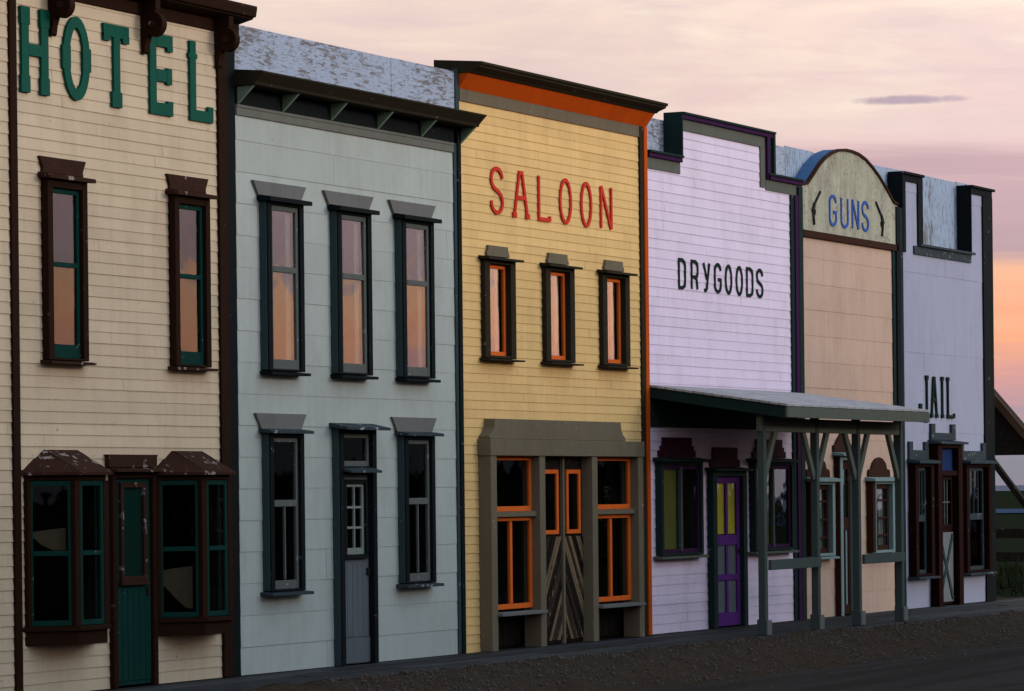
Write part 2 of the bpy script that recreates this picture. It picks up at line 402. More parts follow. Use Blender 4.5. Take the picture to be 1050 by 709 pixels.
def parapet(b,x0,x1,z0,z1,y,mat,seam=1.22,seed=3,cap=True,skip=()):
    rnd=random.Random(seed); m=MB(); x=x0
    while x<x1-.01:
        e=min(x1,x+seam)
        if x1-e<.25: e=x1
        j=rnd.uniform(-.004,.004); dz=rnd.uniform(-.012,.006)
        m.box(x+.003,e-.003,y+j,y+j+.02,z0,z1+dz); x=e
    return m.build('parapet',mat,b)
def corner_board(b,x0,x1,p,z0,z1,mat,depth=.02,name='corner_board'):
    m=MB(); m.box(x0,x1,-p,depth,z0,z1); return m.build(name,mat,b,.004)

# ================================================================== HOTEL
H=thing('hotel','cream clapboard hotel with dark green HOTEL lettering and brown bay windows','hotel',(-3,0,0))
x0,x1=-6.4,-.03
up=[(-3.15,.66),(-.96,.66),(-5.35,.66)]
holes=[(c-w/2+.01,c+w/2-.01,3.14,4.84) for c,w in up]
bays=[-3.215,-1.005,-5.43]
holes+=[(c-.55,c+.55,.6,2.04) for c in bays]+[(-2.41,-1.63,0,2.06)]
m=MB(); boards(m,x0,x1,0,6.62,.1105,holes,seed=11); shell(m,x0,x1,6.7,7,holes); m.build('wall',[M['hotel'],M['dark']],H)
roof(H,x0,x1,6.7,7)
for i,(c,w) in enumerate(up):
    hd=[(-.34,4.88),(.34,4.88),(.33,4.92),(.36,4.98),(.385,5.03),(-.385,5.03),(-.36,4.98),(-.33,4.92)]
    window(H,c,w,3.13,4.83,.085,.085,M['brown'],M['hgreen'],M['gA'],sw=.045,rails=[(4.03,.045)],bot=.02,sbot=.13,rec=.04,
           ledge=(.76,.15,.045,M['brownflake']),sill=(.74,.14,.035,M['brownflake']),head=(hd,.035,M['brownflake']),curtain_or_reflection=.0)
# cornice
m=MB(); m.pyz([(0,6.545),(-.03,6.545),(-.03,6.66),(-.20,6.70),(-.20,6.715),(-.235,6.72),(-.25,6.80),(-.25,6.83),(.26,6.86),(.26,6.66),(0,6.66)],x0,.05); m.build('cornice',M['brown'],H,.004)
for xb in (-4.9,-3.30,-1.72,-.36):
    m=MB()
    out=[(-.012,6.60),(-.012,6.18),(-.035,6.165),(-.055,6.19),(-.065,6.26),(-.085,6.32)]
    out+=[(-.165+.115*math.cos(R(a)),6.44+.125*math.sin(R(a))) for a in range(235,-1,-15)][::1] if False else []
    out+=[(-.15+.115*math.cos(R(a)),6.45+.12*math.sin(R(a))) for a in range(300,90,-15)]
    out+=[(-.19,6.60),(-.19,6.69),(-.012,6.69)]
    m.pyz(out,xb-.045,xb+.045); o=m.build('bracket',M['brown'],H,.004)
    m=MB(); m.pyz([(-.15+.035*math.cos(R(a)),6.45+.035*math.sin(R(a))) for a in range(0,360,30)],xb-.06,xb-.045); m.build('rosette',M['brownflake'],o)
corner_board(H,-.37,-.20,.035,0,6.66,M['brown']); corner_board(H,-.19,-.03,.02,0,6.66,M['charcoal'])
corner_board(H,-3.985,-3.875,.03,0,6.54,M['brown'],name='pilaster')
# HOTEL letters
def hl(shapes,rings=()):
    m=MB()
    for i,s in enumerate(shapes): m.box(s[0],s[1],-.034-.0008*i,-.008,s[2],s[3])
    for c,z,rx,rz,w in rings:
        m.ribbon([(c+rx*math.cos(R(a)),z+rz*math.sin(R(a))) for a in range(0,360,5)],w,-.034,-.008,True)
        for s in (-1,1): m.box(c+s*rx-.068,c+s*rx+.068,-.036,-.008,z-.11,z+.11)
    return m.build('letter',M['letgreen'],H)
z0,z1=5.60,6.395
hl([(-3.80,-3.685,z0,z1),(-3.485,-3.37,z0,z1),(-3.685,-3.485,5.95,6.06),(-3.815,-3.67,z0,5.76),(-3.50,-3.355,z0,5.76),(-3.815,-3.67,6.23,z1),(-3.50,-3.355,6.23,z1)])
hl([],[(-2.90,6.0,.17,.345,.105)])
hl([(-2.44,-2.00,6.275,z1),(-2.27,-2.16,z0,6.28),(-2.30,-2.13,z0,5.75),(-2.44,-2.33,6.23,6.3),(-2.11,-2.00,6.23,6.3)])
hl([(-1.63,-1.515,z0,z1),(-1.515,-1.22,z0,5.72),(-1.515,-1.24,5.93,6.05),(-1.515,-1.22,6.275,z1),(-1.32,-1.22,5.70,5.745),(-1.32,-1.22,6.235,6.28),(-1.33,-1.24,5.91,6.07)])
hl([(-.90,-.79,z0,z1),(-.79,-.47,z0,5.71),(-.57,-.47,5.69,5.76),(-.925,-.765,6.22,6.27)])
# bay windows
def bay(c):
    d,p=.355,.36; hw=.595; P=[(c-hw,0),(c-hw+d,-p),(c+hw-d,-p),(c+hw,0)]
    m=MB()
    def offs(e): return [(c-hw-e,.0),(c-hw+d-e*.42,-p-e),(c+hw-d+e*.42,-p-e),(c+hw+e,.0)]
    m.pxy(offs(.0),.47,.60); m.pxy(offs(.035),.60,.645); m.pxy(offs(.0),2.0,2.075)
    for (px,py) in P[1:3]: m.box(px-.045,px+.045,py-.004,py+.08,.645,2.0)
    m.box(c-hw-.0,c-hw+.06,-.05,.05,.645,2.0); m.box(c+hw-.06,c+hw,-.05,.05,.645,2.0)
    b=m.build('bay_window',M['brown'],H,.004)
    m=MB(); lo=offs(.06); hi=[(c-.265,0),(c-.262,-.03),(c+.262,-.03),(c+.265,0)]
    m.prism([(x,y,2.076) for x,y in lo],[(x,y,2.29) for x,y in hi]); m.pxy(offs(.065),2.05,2.0755); m.build('bay_roof',M['brownflake'],b)
    s=MB(); g=MB()
    for a,e in zip(P,P[1:]):
        a=Vector((a[0],a[1],0)); e=Vector((e[0],e[1],0)); L=(e-a).length; u=(e-a).normalized(); n=Vector((u.y,-u.x,0))
        def bx(k,s0,s1,q0,q1,za,zb):
            k.hexa([a+u*s0+n*q0+Vector((0,0,za)),a+u*s1+n*q0+Vector((0,0,za)),a+u*s1+n*q1+Vector((0,0,za)),a+u*s0+n*q1+Vector((0,0,za)),
                    a+u*s0+n*q0+Vector((0,0,zb)),a+u*s1+n*q0+Vector((0,0,zb)),a+u*s1+n*q1+Vector((0,0,zb)),a+u*s0+n*q1+Vector((0,0,zb))])
        e0,e1=.045,L-.045
        bx(s,e0,e0+.045,-.03,-.002,.65,1.995); bx(s,e1-.045,e1,-.03,-.002,.65,1.995); bx(s,e0+.045,e1-.045,-.03,-.002,.65,.70); bx(s,e0+.045,e1-.045,-.03,-.002,1.95,1.995); bx(s,e0+.045,e1-.045,-.032,.001,1.30,1.345)
        for za,zb in ((.70,1.30),(1.345,1.95)):
            t=random.uniform(-.002,.002); bx(g,e0+.04,e1-.04,-.020+t,-.016+t,za,zb)
    s.build('sash',M['hgreen'],b,.003); g.build('pane',M['gD'],b)
    m=MB(); m.pxy(P,2.03,2.04); m.build('bay_deck',M['dark'],b)
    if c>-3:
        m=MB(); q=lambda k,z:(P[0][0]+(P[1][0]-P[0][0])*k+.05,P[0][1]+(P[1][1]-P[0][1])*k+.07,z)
        pts=[q(.10,1.10),q(.22,.98),q(.45,.85),q(.68,.74),q(.82,.73),q(.82,1.15),q(.45,1.13)]; m.prism(pts,[(x+.01,y+.012,z) for x,y,z in pts]); m.build('curtain_or_reflection',M['gable_reflection'],b)  # pale wedge imitating a gable mirrored in the bay glass
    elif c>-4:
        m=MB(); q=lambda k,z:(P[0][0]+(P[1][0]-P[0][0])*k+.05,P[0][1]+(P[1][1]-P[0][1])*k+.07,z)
        pts=[q(.12,1.52),q(.40,1.40),q(.60,1.35),q(.84,1.35),q(.84,1.56)]; m.prism(pts,[(x+.01,y+.012,z) for x,y,z in pts]); m.build('curtain_or_reflection',M['gable_reflection'],b)  # same painted gable reflection, higher in this bay
for c in bays: bay(c)
# hotel door
m=MB(); m.box(-2.41,-2.335,-.06,.06,0,2.075); m.box(-1.705,-1.63,-.06,.06,0,2.075); m.box(-2.335,-1.705,-.057,.06,2.02,2.075); fr=m.build('door_frame',M['brown'],H,.004)
m=MB(); m.pxz([(-2.46,2.125),(-1.62,2.125),(-1.62,2.22),(-1.60,2.25),(-2.48,2.25),(-2.46,2.22)],-.06,-.002); m.pyz([(0,2.076),(-.15,2.08),(-.15,2.105),(0,2.125)],-2.46,-1.60); m.build('header',M['brownflake'],fr,.003)
m=MB(); m.box(-2.33,-1.71,-.02,.02,.02,2.018)
dr=m.build('door',M['hgreen'],H)
m=MB()
for a,b_,c,d in ((-2.25,-2.20,1.02,1.98),(-1.85,-1.80,1.02,1.98),(-2.20,-1.85,1.02,1.07),(-2.20,-1.85,1.93,1.98)): m.box(a,b_,-.05,-.02,c,d)
m.box(-2.27,-1.78,-.07,-.02,.985,1.02); m.build('door_window_frame',M['brownflake'],dr,.003)
m=MB(); m.box(-2.198,-1.852,-.034,-.03,1.072,1.928); m.build('pane',M['gD'],dr)
m=MB()
for k in range(6): m.box(-2.322+.102*k,-2.226+.102*k,-.028,-.02,.06,.96)
m.build('planks',M['hgreen'],dr,.003)
m=MB(); m.box(-1.79,-1.75,-.05,-.02,.88,.96); m.build('handle',M['iron'],dr,.006)

# ================================================================== GREY-GREEN BUILDING
G=thing('boarding_house','plain grey-green false-front boarding house with three tall charcoal windows above, between hotel and saloon','building',(2.4,0,0))
x0,x1=0.0,4.85
uw=[.83,2.285,3.72]; lw_=[.81,3.71]
holes=[(c-.36,c+.36,3.14,4.88) for c in uw]+[(c-.34,c+.34,.85,2.48) for c in lw_]+[(1.92,2.71,0,2.56)]
m=MB(); boards(m,x0,x1,0,5.76,.325,holes,lip=.005,base=-.04,joint=2.6,seed=5); shell(m,x0,x1,6.62,7,holes); m.build('wall',[M['green'],M['dark']],G)
roof(G,x0,x1,6.62,7)
for c in uw:
    hd=[(-.42,4.925),(.42,4.925),(.54,5.09),(-.54,5.09)]
    window(G,c,.74,3.13,4.89,.10,.085,M['charcoal'],M['sashgrey'],M['gB'],sw=.05,rails=[(4.19,.06)],bot=.02,sbot=.10,rec=.025,top=.04,
       ledge=(.86,.17,.055,M['charcoal']),sill=(.80,.15,.04,M['charcoal']),head=(hd,.035,M['grey']),curtain_or_reflection=.18)
    m=MB(); 
for c in lw_:
    hd=[(-.40,2.525),(.40,2.525),(.52,2.69),(-.52,2.69)]
    window(G,c,.70,.84,2.49,.10,.08,M['charcoal'],M['sashgrey'],M['gD'],sw=.045,rails=[(1.755,.07)],muntv=(.96,1.72),cols=2,bot=.02,sbot=.09,rec=.035,top=.05,
       ledge=(.84,.18,.035,M['jgrey']),sill=(.84,.16,.04,M['jgrey']),head=(hd,.035,M['grey']))
# slate side boards on the casings
for c,z0,z1,w in [(c,3.14,4.88,.74) for c in uw]+[(c,.85,2.48,.70) for c in lw_]+[(2.315,0,2.55,.80)]:
    m=MB(); m.box(c-w/2-.012,c-w/2-.001,-.085,.0,z0,z1); m.build('casing_board',M['slate'],G)
# door
m=MB(); 
for a,b_ in ((1.915,2.0),(2.63,2.715)): m.box(a,b_,-.10,.06,0,2.56)
m.box(2.0,2.63,-.097,.06,2.50,2.56); m.box(2.0,2.63,-.09,.06,2.06,2.14)
fr=m.build('door_frame',M['charcoal'],G,.004)
m=MB(); m.pyz([(0,2.561),(-.24,2.53),(-.24,2.56),(0,2.61)],1.84,2.78); m.pyz([(-.09,2.09),(-.20,2.07),(-.20,2.095),(-.09,2.125)],1.98,2.65); m.build('drip_cap',M['jgrey'],fr,.003)
m=MB(); 
for a in ((2.002,2.05,2.142,2.498),(2.58,2.628,2.142,2.498),(2.05,2.58,2.142,2.20),(2.05,2.58,2.45,2.498)): m.box(a[0],a[1],-.05,-.015,a[2],a[3])
m.build('transom_sash',M['sashgrey'],fr,.003)
m=MB(); m.box(2.046,2.584,-.034,-.030,2.196,2.454); m.build('pane',M['gD'],fr)
m=MB(); holesd=[(2.11,2.53,1.20,1.95)]
sheet_with_holes(m,2.004,2.626,.01,2.055,-.03,holesd); sheet_with_holes(m,2.004,2.626,.01,2.055,.01,holesd)
for k in range(5): m.box(2.03+.114*k,2.137+.114*k,-.038,-.03,.30,1.10)
m.box(2.004,2.626,-.040,-.03,.02,.28)
dr=m.build('door',M['doorgrey'],G)
m=MB()
for a in ((2.07,2.115,1.14,2.0),(2.525,2.57,1.14,2.0),(2.115,2.525,1.14,1.19),(2.115,2.525,1.955,2.0)): m.box(a[0],a[1],-.062,-.03,a[2],a[3])
m.build('door_window_frame',M['charcoal'],dr,.003)
m=MB()
for a in ((2.116,2.16,1.191,1.954),(2.48,2.524,1.191,1.954),(2.16,2.48,1.191,1.26),(2.16,2.48,1.92,1.954),(2.308,2.332,1.26,1.92)): m.box(a[0],a[1],-.035,-.012,a[2],a[3])
for zz in (1.48,1.70): m.box(2.16,2.48,-.034,-.013,zz-.012,zz+.012)
m.build('door_sash',M['sashlight'],dr)
m=MB(); m.box(2.155,2.485,-.022,-.018,1.255,1.925); m.build('pane',M['gD'],dr)
m=MB(); m.box(2.56,2.595,-.07,-.03,.96,1.04); m.build('handle',M['iron'],dr,.006)
# cornice
m=MB(); m.box(x0,4.73,-.022,.0,5.735,5.815); m.box(x0,4.73,-.030,.0,5.815,5.845); m.build('frieze_board',M['gband'],G,.003)
m=MB(); m.box(x0,4.86,-.020,.0,5.846,6.03); m.build('frieze',M['charcoal'],G)
m=MB(); m.pyz([(0,6.03),(-.25,6.03),(-.26,6.06),(-.335,6.135),(-.35,6.145),(-.35,6.165),(.0,6.20)],x0-.02,4.92); m.build('cornice',M['olivedk'],G,.004)
for xb in (.03,.93,1.94,2.96,3.96,4.90):
    m=MB(); m.pyz([(-.021,5.85),(-.021,6.029),(-.22,6.029)],xb-.02,xb+.02); m.build('bracket',M['bracketg'],G,.002)
corner_board(G,4.735,4.80,.02,0,6.0,M['slate']); corner_board(G,4.80,4.885,.035,0,6.03,M['charcoal'])
corner_board(G,4.79,4.88,.02,6.2,6.70,M['slate'])
parapet(G,x0,4.79,6.19,6.675,.0,M['ply'],1.65,4)

# ================================================================== SALOON
S=thing('saloon','mustard yellow clapboard saloon with red SALOON lettering and orange cornice','saloon',(7.4,0,0))
x0,x1=4.89,9.95
uw=[5.785,7.375,8.96]
holes=[(c-.37,c+.37,3.42,4.54) for c in uw]+[(5.30,9.45,0,2.45)]
m=MB(); boards(m,x0,9.78,0,6.345,.104,holes,seed=8); shell(m,x0,x1,6.75,7,holes); m.build('wall',[M['saloon'],M['dark']],S)
roof(S,x0,x1,6.75,7)
for c in uw:
    hd=[(-.285,4.60),(.285,4.60),(.285,4.635),(.255,4.67),(.25,4.725),(-.25,4.725),(-.255,4.67),(-.285,4.635)]
    w=window(S,c,.79,3.41,4.56,.065,.13,M['olivedk'],M['orangesash'],M['gC'],sw=.045,bot=.03,top=.05,sbot=.05,rec=.07,
       ledge=(.90,.15,.03,M['olivedk']),sill=(.90,.15,.03,M['olivedk']),head=(hd,.04,M['olive']),curtain_or_reflection=.22)
# cornice
m=MB(); m.box(x0,9.86,-.022,.0,6.345,6.485); m.build('frieze_board',M['olive'],S,.003)
m=MB(); m.pyz([(0,6.486),(-.02,6.486),(-.15,6.655),(0,6.655)],x0-.02,9.98); m.build('cove',M['orange'],S)
m=MB(); m.pyz([(0.3,6.656),(-.17,6.656),(-.20,6.68),(-.30,6.715),(-.30,6.735),(-.33,6.745),(-.33,6.775),(.30,6.83)],x0-.03,10.0); m.build('cornice',M['olivedk'],S,.004)
m=MB(); m.prism([(7.9,.9,6.5),(10.3,.9,6.5),(10.3,.9,6.73),(7.9,.9,7.02)],[(7.9,1.0,6.5),(10.3,1.0,6.5),(10.3,1.0,6.73),(7.9,1.0,7.02)]); m.build('rear_roof_edge',M['roofing'],S)
corner_board(S,9.775,9.87,.03,0,6.485,M['olivedk']); corner_board(S,9.872,9.97,.045,0,6.486,M['orange'])
for ch,a,b_ in (('S',5.64,5.97),('A',6.23,6.62),('L',6.88,7.22),('O',7.46,7.80),('O',8.05,8.37),('N',8.61,8.95)):
    letter(S,ch,a,b_,5.095,5.66,.047,-.008,.018,M['red'],serif=.048 if ch=='A' else 0)
# shop front
p=.17; m=MB()
for a,b_ in ((5.28,5.43),(9.32,9.47)): m.box(a,b_,-p,.06,0,2.27)
for a,b_ in ((6.55,6.70),(7.99,8.14)): m.box(a,b_,-p+.004,.06,0,2.27)
m.box(5.26,9.49,-p-.012,.0,2.27,2.462)
sf=m.build('shop_front',M['olive'],S,.004)
m=MB(); m.pxz([(5.30,2.464),(9.0,2.464),(9.0,2.50),(8.93,2.54),(8.88,2.60),(8.86,2.70),(5.44,2.70),(5.42,2.60),(5.37,2.54),(5.30,2.50)],-p+.02,-.002); m.build('header',M['olive'],sf,.004)
for a,b_ in ((5.43,6.55),(8.14,9.32)):
    m=MB(); m.box(a,b_,-.12,.0,1.555,1.615); m.build('transom_rail',M['olive'],sf,.003)
for a,b_ in ((5.432,6.548),(8.142,9.318)):
    s=MB(); g=MB(); bw=.06
    for za,zb in ((1.617,2.268),(.47,1.553)):
        s.box(a,a+bw,-.06,-.02,za,zb); s.box(b_-bw,b_,-.06,-.02,za,zb); s.box(a+bw,b_-bw,-.06,-.02,za,za+bw); s.box(a+bw,b_-bw,-.06,-.02,zb-bw*.8,zb)
        t=random.uniform(-.002,.002); g.box(a+bw-.005,b_-bw+.005,-.040+t,-.036+t,za+bw-.005,zb-bw*.8+.005)
    c=(a+b_)/2; s.box(c-.03,c+.03,-.062,-.022,.53,1.50)
    o=s.build('shop_window',M['orangesash'],S,.003); g.build('pane',M['gD'],o)
    m=MB(); m.box(a-.002,b_+.06,-p-.06,.0,.40,.44); m.build('sill',M['grey'],o,.004)
    m=MB(); m.box(a,b_,.12,.14,.02,.46)
    for k in range(7): m.box(a+.008+k*(b_-a)/7,a-.008+(k+1)*(b_-a)/7,.105,.12,.03,.44)
    m.build('bulkhead',M['plankdk'],o)
# double doors with diagonal planks
def clip_planks(m,xa,xb,za,zb,slope,y0,y1,w=.066):
    t0=za-abs(slope)*(xb-xa)-.2; t=t0
    while t<zb+abs(slope)*(xb-xa)+.2:
        # strip between lines z = t + slope*(x-xa) and +w*sqrt(1+s^2)
        h=w*math.sqrt(1+slope*slope)*random.uniform(.6,1.1)
        poly=[(xa,t),(xb,t+slope*(xb-xa)),(xb,t+slope*(xb-xa)+h-.022),(xa,t+h-.022)]
        for zc,sg in ((za,1),(zb,-1)):
            out=[]
            for i in range(len(poly)):
                p0,p1=poly[i],poly[(i+1)%len(poly)]
                i0=(p0[1]-zc)*sg>=0; i1=(p1[1]-zc)*sg>=0
                if i0: out.append(p0)
                if i0!=i1:
                    k=(zc-p0[1])/(p1[1]-p0[1]); out.append((p0[0]+k*(p1[0]-p0[0]),zc))
            poly=out
            if len(poly)<3: break
        if len(poly)>=3: m.mi=random.choice((0,0,1,2)); m.pxz(poly,y0+random.uniform(-.004,.002),y1)
        t+=h
for a,b_,wa,wb,sl in ((6.705,7.385,6.86,7.29,1.7),(7.435,7.985,7.53,7.90,-1.7)):
    m=MB(); hd=[(wa,wb,1.36,2.08)]
    sheet_with_holes(m,a,b_,.01,2.262,-.02,hd); sheet_with_holes(m,a,b_,.01,2.262,.02,hd)
    clip_planks(m,a+.02,b_-.02,.05,1.30,sl,-.040,-.021)
    d=m.build('door',[M['plankdk'],M['plank'],M['planklt']],S)
    m=MB()
    for q in ((wa-.01,wa+.045,1.33,2.11),(wb-.045,wb+.01,1.33,2.11),(wa+.045,wb-.045,1.33,1.38),(wa+.045,wb-.045,2.06,2.11)): m.box(q[0],q[1],-.045,-.0205,q[2],q[3])
    m.build('sash',M['orangesash'],d,.003)
    m=MB(); m.box(wa+.04,wb-.04,-.030,-.026,1.375,2.065); m.build('pane',M['gD'],d)
m=MB(); m.box(7.387,7.433,-.06,.03,0,2.262); m.build('door_post',M['olive'],S,.003)

# ================================================================== DRY GOODS
D=thing('dry_goods_store','pale lavender clapboard store lettered DRYGOODS, with stepped gable and purple door under a porch','store',(12.55,0,0))
x0,x1=10.0,15.17
lwD=[(10.18,11.50),(13.24,14.62)]
holes=[(a+.02,b_-.02,1.0,2.2) for a,b_ in lwD]+[(11.84,12.94,0,2.08),(x0-1,11.05,6.0,7),(14.10,x1+1,6.0,7)]
m=MB(); boards(m,x0,14.86,0,6.55,.124,holes,seed=21)
hs=[h for h in holes if h[3]<5]
shell(m,x0,x1,6.0,7,hs); m.mi=0; m.box(11.06,14.10,.0135,.20,6.0,6.62); m.build('wall',[M['dry'],M['dark']],D)
roof(D,x0,x1,6.2,7)
parapet(D,x0,x1+.02,5.9,6.69,.215,M['ply'],1.3,9)
# stepped gable trim: left shoulder, tower, right shoulder
def run_h(mb,xa,xb,zt,layers):
    for (dz0,dz1,pr,mi) in layers:
        mb.mi=mi; mb.box(xa,xb,-pr,.0,zt-dz1,zt-dz0)
TM=[M['sage'],M['purple'],M['teal']]
m=MB(); lay=[(.0,.03,.085,2),(.031,.085,.06,1),(.086,.235,.022,0)]
run_h(m,10.0,11.04,6.205,lay); m.build('gable_trim',TM,D,.003)
m=MB(); run_h(m,11.05,14.16,6.785,lay); m.mi=2; m.box(11.045,14.165,0.002,.21,6.70,6.784); m.build('gable_trim',TM,D,.003)
m=MB(); run_h(m,13.92,15.17,6.205,lay); m.mi=2; m.box(14.17,15.17,.002,.21,6.12,6.204); m.build('gable_trim',TM,D,.003)
m=MB(); m.mi=2; m.box(11.03,11.06,-.06,.21,6.21,6.785); m.build('gable_side',TM,D,.003)
m=MB(); m.mi=0; m.box(13.73,13.895,-.024,0,6.0,6.549); m.mi=1; m.box(13.896,13.99,-.06,0,6.12,6.70); m.mi=2; m.box(13.991,14.10,-.03,0,6.206,6.70); m.box(14.10,14.165,-.07,.21,6.206,6.755); m.build('gable_side',TM,D,.003)
m=MB(); m.mi=2; m.box(14.79,14.90,-.03,.0,0,5.97); m.mi=1; m.box(14.90,15.02,-.05,.0,0,5.97); m.mi=2; m.box(15.02,15.17,-.055,.02,0,6.1); m.build('corner_board',TM,D,.003)
n=8; xs=[10.95,11.355,11.74,12.115,12.475,12.84,13.20,13.55]
for ch,xa in zip('DRYGOODS',xs): letter(D,ch,xa+.01,xa+.25,4.465,4.875,.046,-.008,.010,M['blackgreen'])
for a,b_ in lwD:
    c=(a+b_)/2; w=b_-a
    hd=[(-.58,2.275),(.58,2.275),(.58,2.36),(.52,2.36),(.52,2.42),(.46,2.42),(.46,2.53),(-.46,2.53),(-.46,2.42),(-.52,2.42),(-.52,2.36),(-.58,2.36)]
    o=window(D,c,w,1.0,2.22,.10,.07,M['teal'],M['purple'],M['gB'],sw=.05,bot=.03,top=.05,sbot=.05,rec=.03,
      ledge=(w+.14,.16,.04,M['teal']),sill=(w+.14,.14,.04,M['sage']),head=(hd,.03,M['maroon']))
    m=MB(); m.box(c-.028,c+.028,-.085,-.03,1.05,2.15); m.build('mullion',M['post'],o,.003)
    m=MB(); m.box(c-w/2+.10,c-.04,-.02,-.015,1.07,2.14); m.build('blind',M['blinddim'],o)
m=MB(); m.box(x0,14.78,-.03,.0,2.66,3.03); m.build('ledger_board',M['teal'],D)
m=MB(); m.box(11.82,11.95,-.10,.06,0,2.10); m.box(12.83,12.96,-.10,.06,0,2.10); m.box(11.95,12.83,-.096,.06,2.02,2.10)
fr=m.build('door_frame',M['teal'],D,.004)
m=MB(); m.pyz([(0,2.101),(-.17,2.09),(-.17,2.12),(0,2.145)],11.76,13.02); m.build('drip_cap',M['teal'],fr,.003)
m=MB(); m.pxz([(11.90,2.148),(12.88,2.148),(12.88,2.25),(12.80,2.25),(12.80,2.41),(11.98,2.41),(11.98,2.25),(11.90,2.25)],-.035,-.002); m.build('header',M['maroon'],fr,.003)
m=MB()
for q in ((11.955,12.06,.02,2.01),(12.72,12.825,.02,2.01),(12.06,12.72,1.10,1.24),(12.06,12.72,.02,.20),(12.06,12.72,1.93,2.01),(12.06,12.72,.63,.71),(12.355,12.425,.20,.63),(12.355,12.425,.71,1.10),(12.355,12.425,1.24,1.93)): m.box(q[0],q[1],-.045,-.005,q[2],q[3])
dr=m.build('door',M['purpledoor'],D,.003)
m=MB(); m.box(12.055,12.725,-.02,-.012,.15,1.15); m.build('door_panel',M['panelteal'],dr)
m=MB(); m.box(12.055,12.725,-.028,-.024,1.23,1.94); m.build('pane',M['gD'],dr)
m=MB(); m.box(12.06,12.72,-.015,-.010,1.25,1.93); m.build('blind',M['blind'],dr)
m=MB(); m.box(12.75,12.785,-.08,-.045,.98,1.05); m.build('handle',M['iron'],dr,.006)
# porch
m=MB(); yF=-1.90; xl,xr=9.99,15.12
m.mi=0; m.hexa([(xl-.02,0,3.17),(xr+.03,0,3.17),(xr+.03,yF-.03,2.885),(xl-.02,yF-.03,2.885),(xl-.02,0,3.20),(xr+.03,0,3.20),(xr+.03,yF-.03,2.915),(xl-.02,yF-.03,2.915)])
m.mi=1; m.hexa([(xl,-.01,3.03),(xl+.04,-.01,3.03),(xl+.04,yF,2.735),(xl,yF,2.735),(xl,-.01,3.168),(xl+.04,-.01,3.168),(xl+.04,yF,2.883),(xl,yF,2.883)])
m.hexa([(xr-.04,-.01,3.03),(xr,-.01,3.03),(xr,yF,2.735),(xr-.04,yF,2.735),(xr-.04,-.01,3.168),(xr,-.01,3.168),(xr,yF,2.883),(xr-.04,yF,2.883)])
m.mi=2; m.box(xl-.003,xr+.003,yF-.03,yF,2.745,2.88)
m.mi=1
for k in range(1,9):
    xx=xl+(xr-xl)*k/9; m.hexa([(xx-.02,-.01,3.06),(xx+.02,-.01,3.06),(xx+.02,yF,2.77),(xx-.02,yF,2.77),(xx-.02,-.01,3.168),(xx+.02,-.01,3.168),(xx+.02,yF,2.883),(xx-.02,yF,2.883)])
pr=m.build('porch_roof',[M['shingle'],M['teal'],M['beam']],D,.003)
m=MB(); m.box(xl+.12,xr-.03,-1.52,-1.45,2.575,2.752); m.build('porch_beam',M['beam'],pr,.004)
posts=[10.17,11.95,13.43,15.05]
for xp in posts:
    m=MB(); m.box(xp-.025,xp+.07,-1.535,-1.44,.0,2.79); po=m.build('porch_post',M['post'],pr,.006)
    m=MB(); m.box(xp-.03,xp+.115,-1.565,-1.536,.0,.19); m.build('post_base',M['grey'],pr,.004); m=MB(); m.box(xp-.055,xp-.026,-1.56,-1.43,.0,.2); m.build('post_base',M['post'],pr,.004)
for i,xp in enumerate(posts):
    for s in (-1,1):
        if (i==0 and s<0) or (i==3 and s>0): continue
        m=MB(); m.bar((xp+.022+s*.05,-1.487,1.98),(xp+.022+s*.43,-1.487,2.60),.10,.05,(0,1,0)); m.build('porch_brace',M['beam'],pr,.003)
for a,b_ in ((10.24,11.88),(13.50,14.98)):
    m=MB(); m.box(a+.001,b_-.001+.06,-1.58,-1.537,.82,.95); m.build('porch_rail',M['post'],pr,.004)

# ================================================================== GUN SHOP
U=thing('gun_shop','tan boarded gun shop under a rounded grey sign with blue GUNS lettering','shop',(17.2,0,0))
x0,x1=15.19,19.22
holes=[(15.30,16.10,.90,1.98),(16.42,16.95,0,2.30),(17.72,18.52,.90,1.98)]
m=MB(); boards(m,x0,18.80,0,5.41,.37,holes,lip=.005,base=.32,seed=31); shell(m,x0,x1,6.0,7,holes); m.build('wall',[M['guns'],M['dark']],U)
roof(U,x0,x1,6.1,7)
parapet(U,x0,x1,5.9,6.70,.215,M['plyv'],1.0,12)
top=[(15.20,6.13),(15.38,6.15),(15.62,6.30),(15.88,6.47),(16.12,6.585),(16.36,6.665),(16.60,6.72),(16.87,6.745),(17.12,6.745),(17.40,6.725),(17.68,6.67),(17.94,6.58),(18.18,6.48),(18.42,6.355),(18.62,6.24),(18.80,6.13),(18.98,6.10)]
m=MB(); m.pxz([(15.20,5.51),(18.98,5.51)]+top[::-1],-.03,.0)
sg=m.build('sign_board',M['gunsign'],U)
m=MB(); 
for a,b_ in zip(top,top[1:]):
    m.mi=0; m.hexa([(a[0],-.055,a[1]+.001),(b_[0],-.055,b_[1]+.001),(b_[0],-.0,b_[1]+.001),(a[0],-.0,a[1]+.001),(a[0],-.055,a[1]+.04),(b_[0],-.055,b_[1]+.04),(b_[0],-.0,b_[1]+.04),(a[0],-.0,a[1]+.04)])
    m.mi=1; m.hexa([(a[0],-.0,a[1]-.02),(b_[0],-.0,b_[1]-.02),(b_[0],.21,b_[1]-.02),(a[0],.21,a[1]-.02),(a[0],-.0,a[1]+.035),(b_[0],-.0,b_[1]+.035),(b_[0],.21,b_[1]+.035),(a[0],.21,a[1]+.035)])
m.build('arch_trim',[M['gbrown'],M['archside']],sg)
m=MB(); m.box(15.19,18.98,-.05,.0,5.41,5.508); m.build('sign_ledge',M['gbrown'],U,.004)
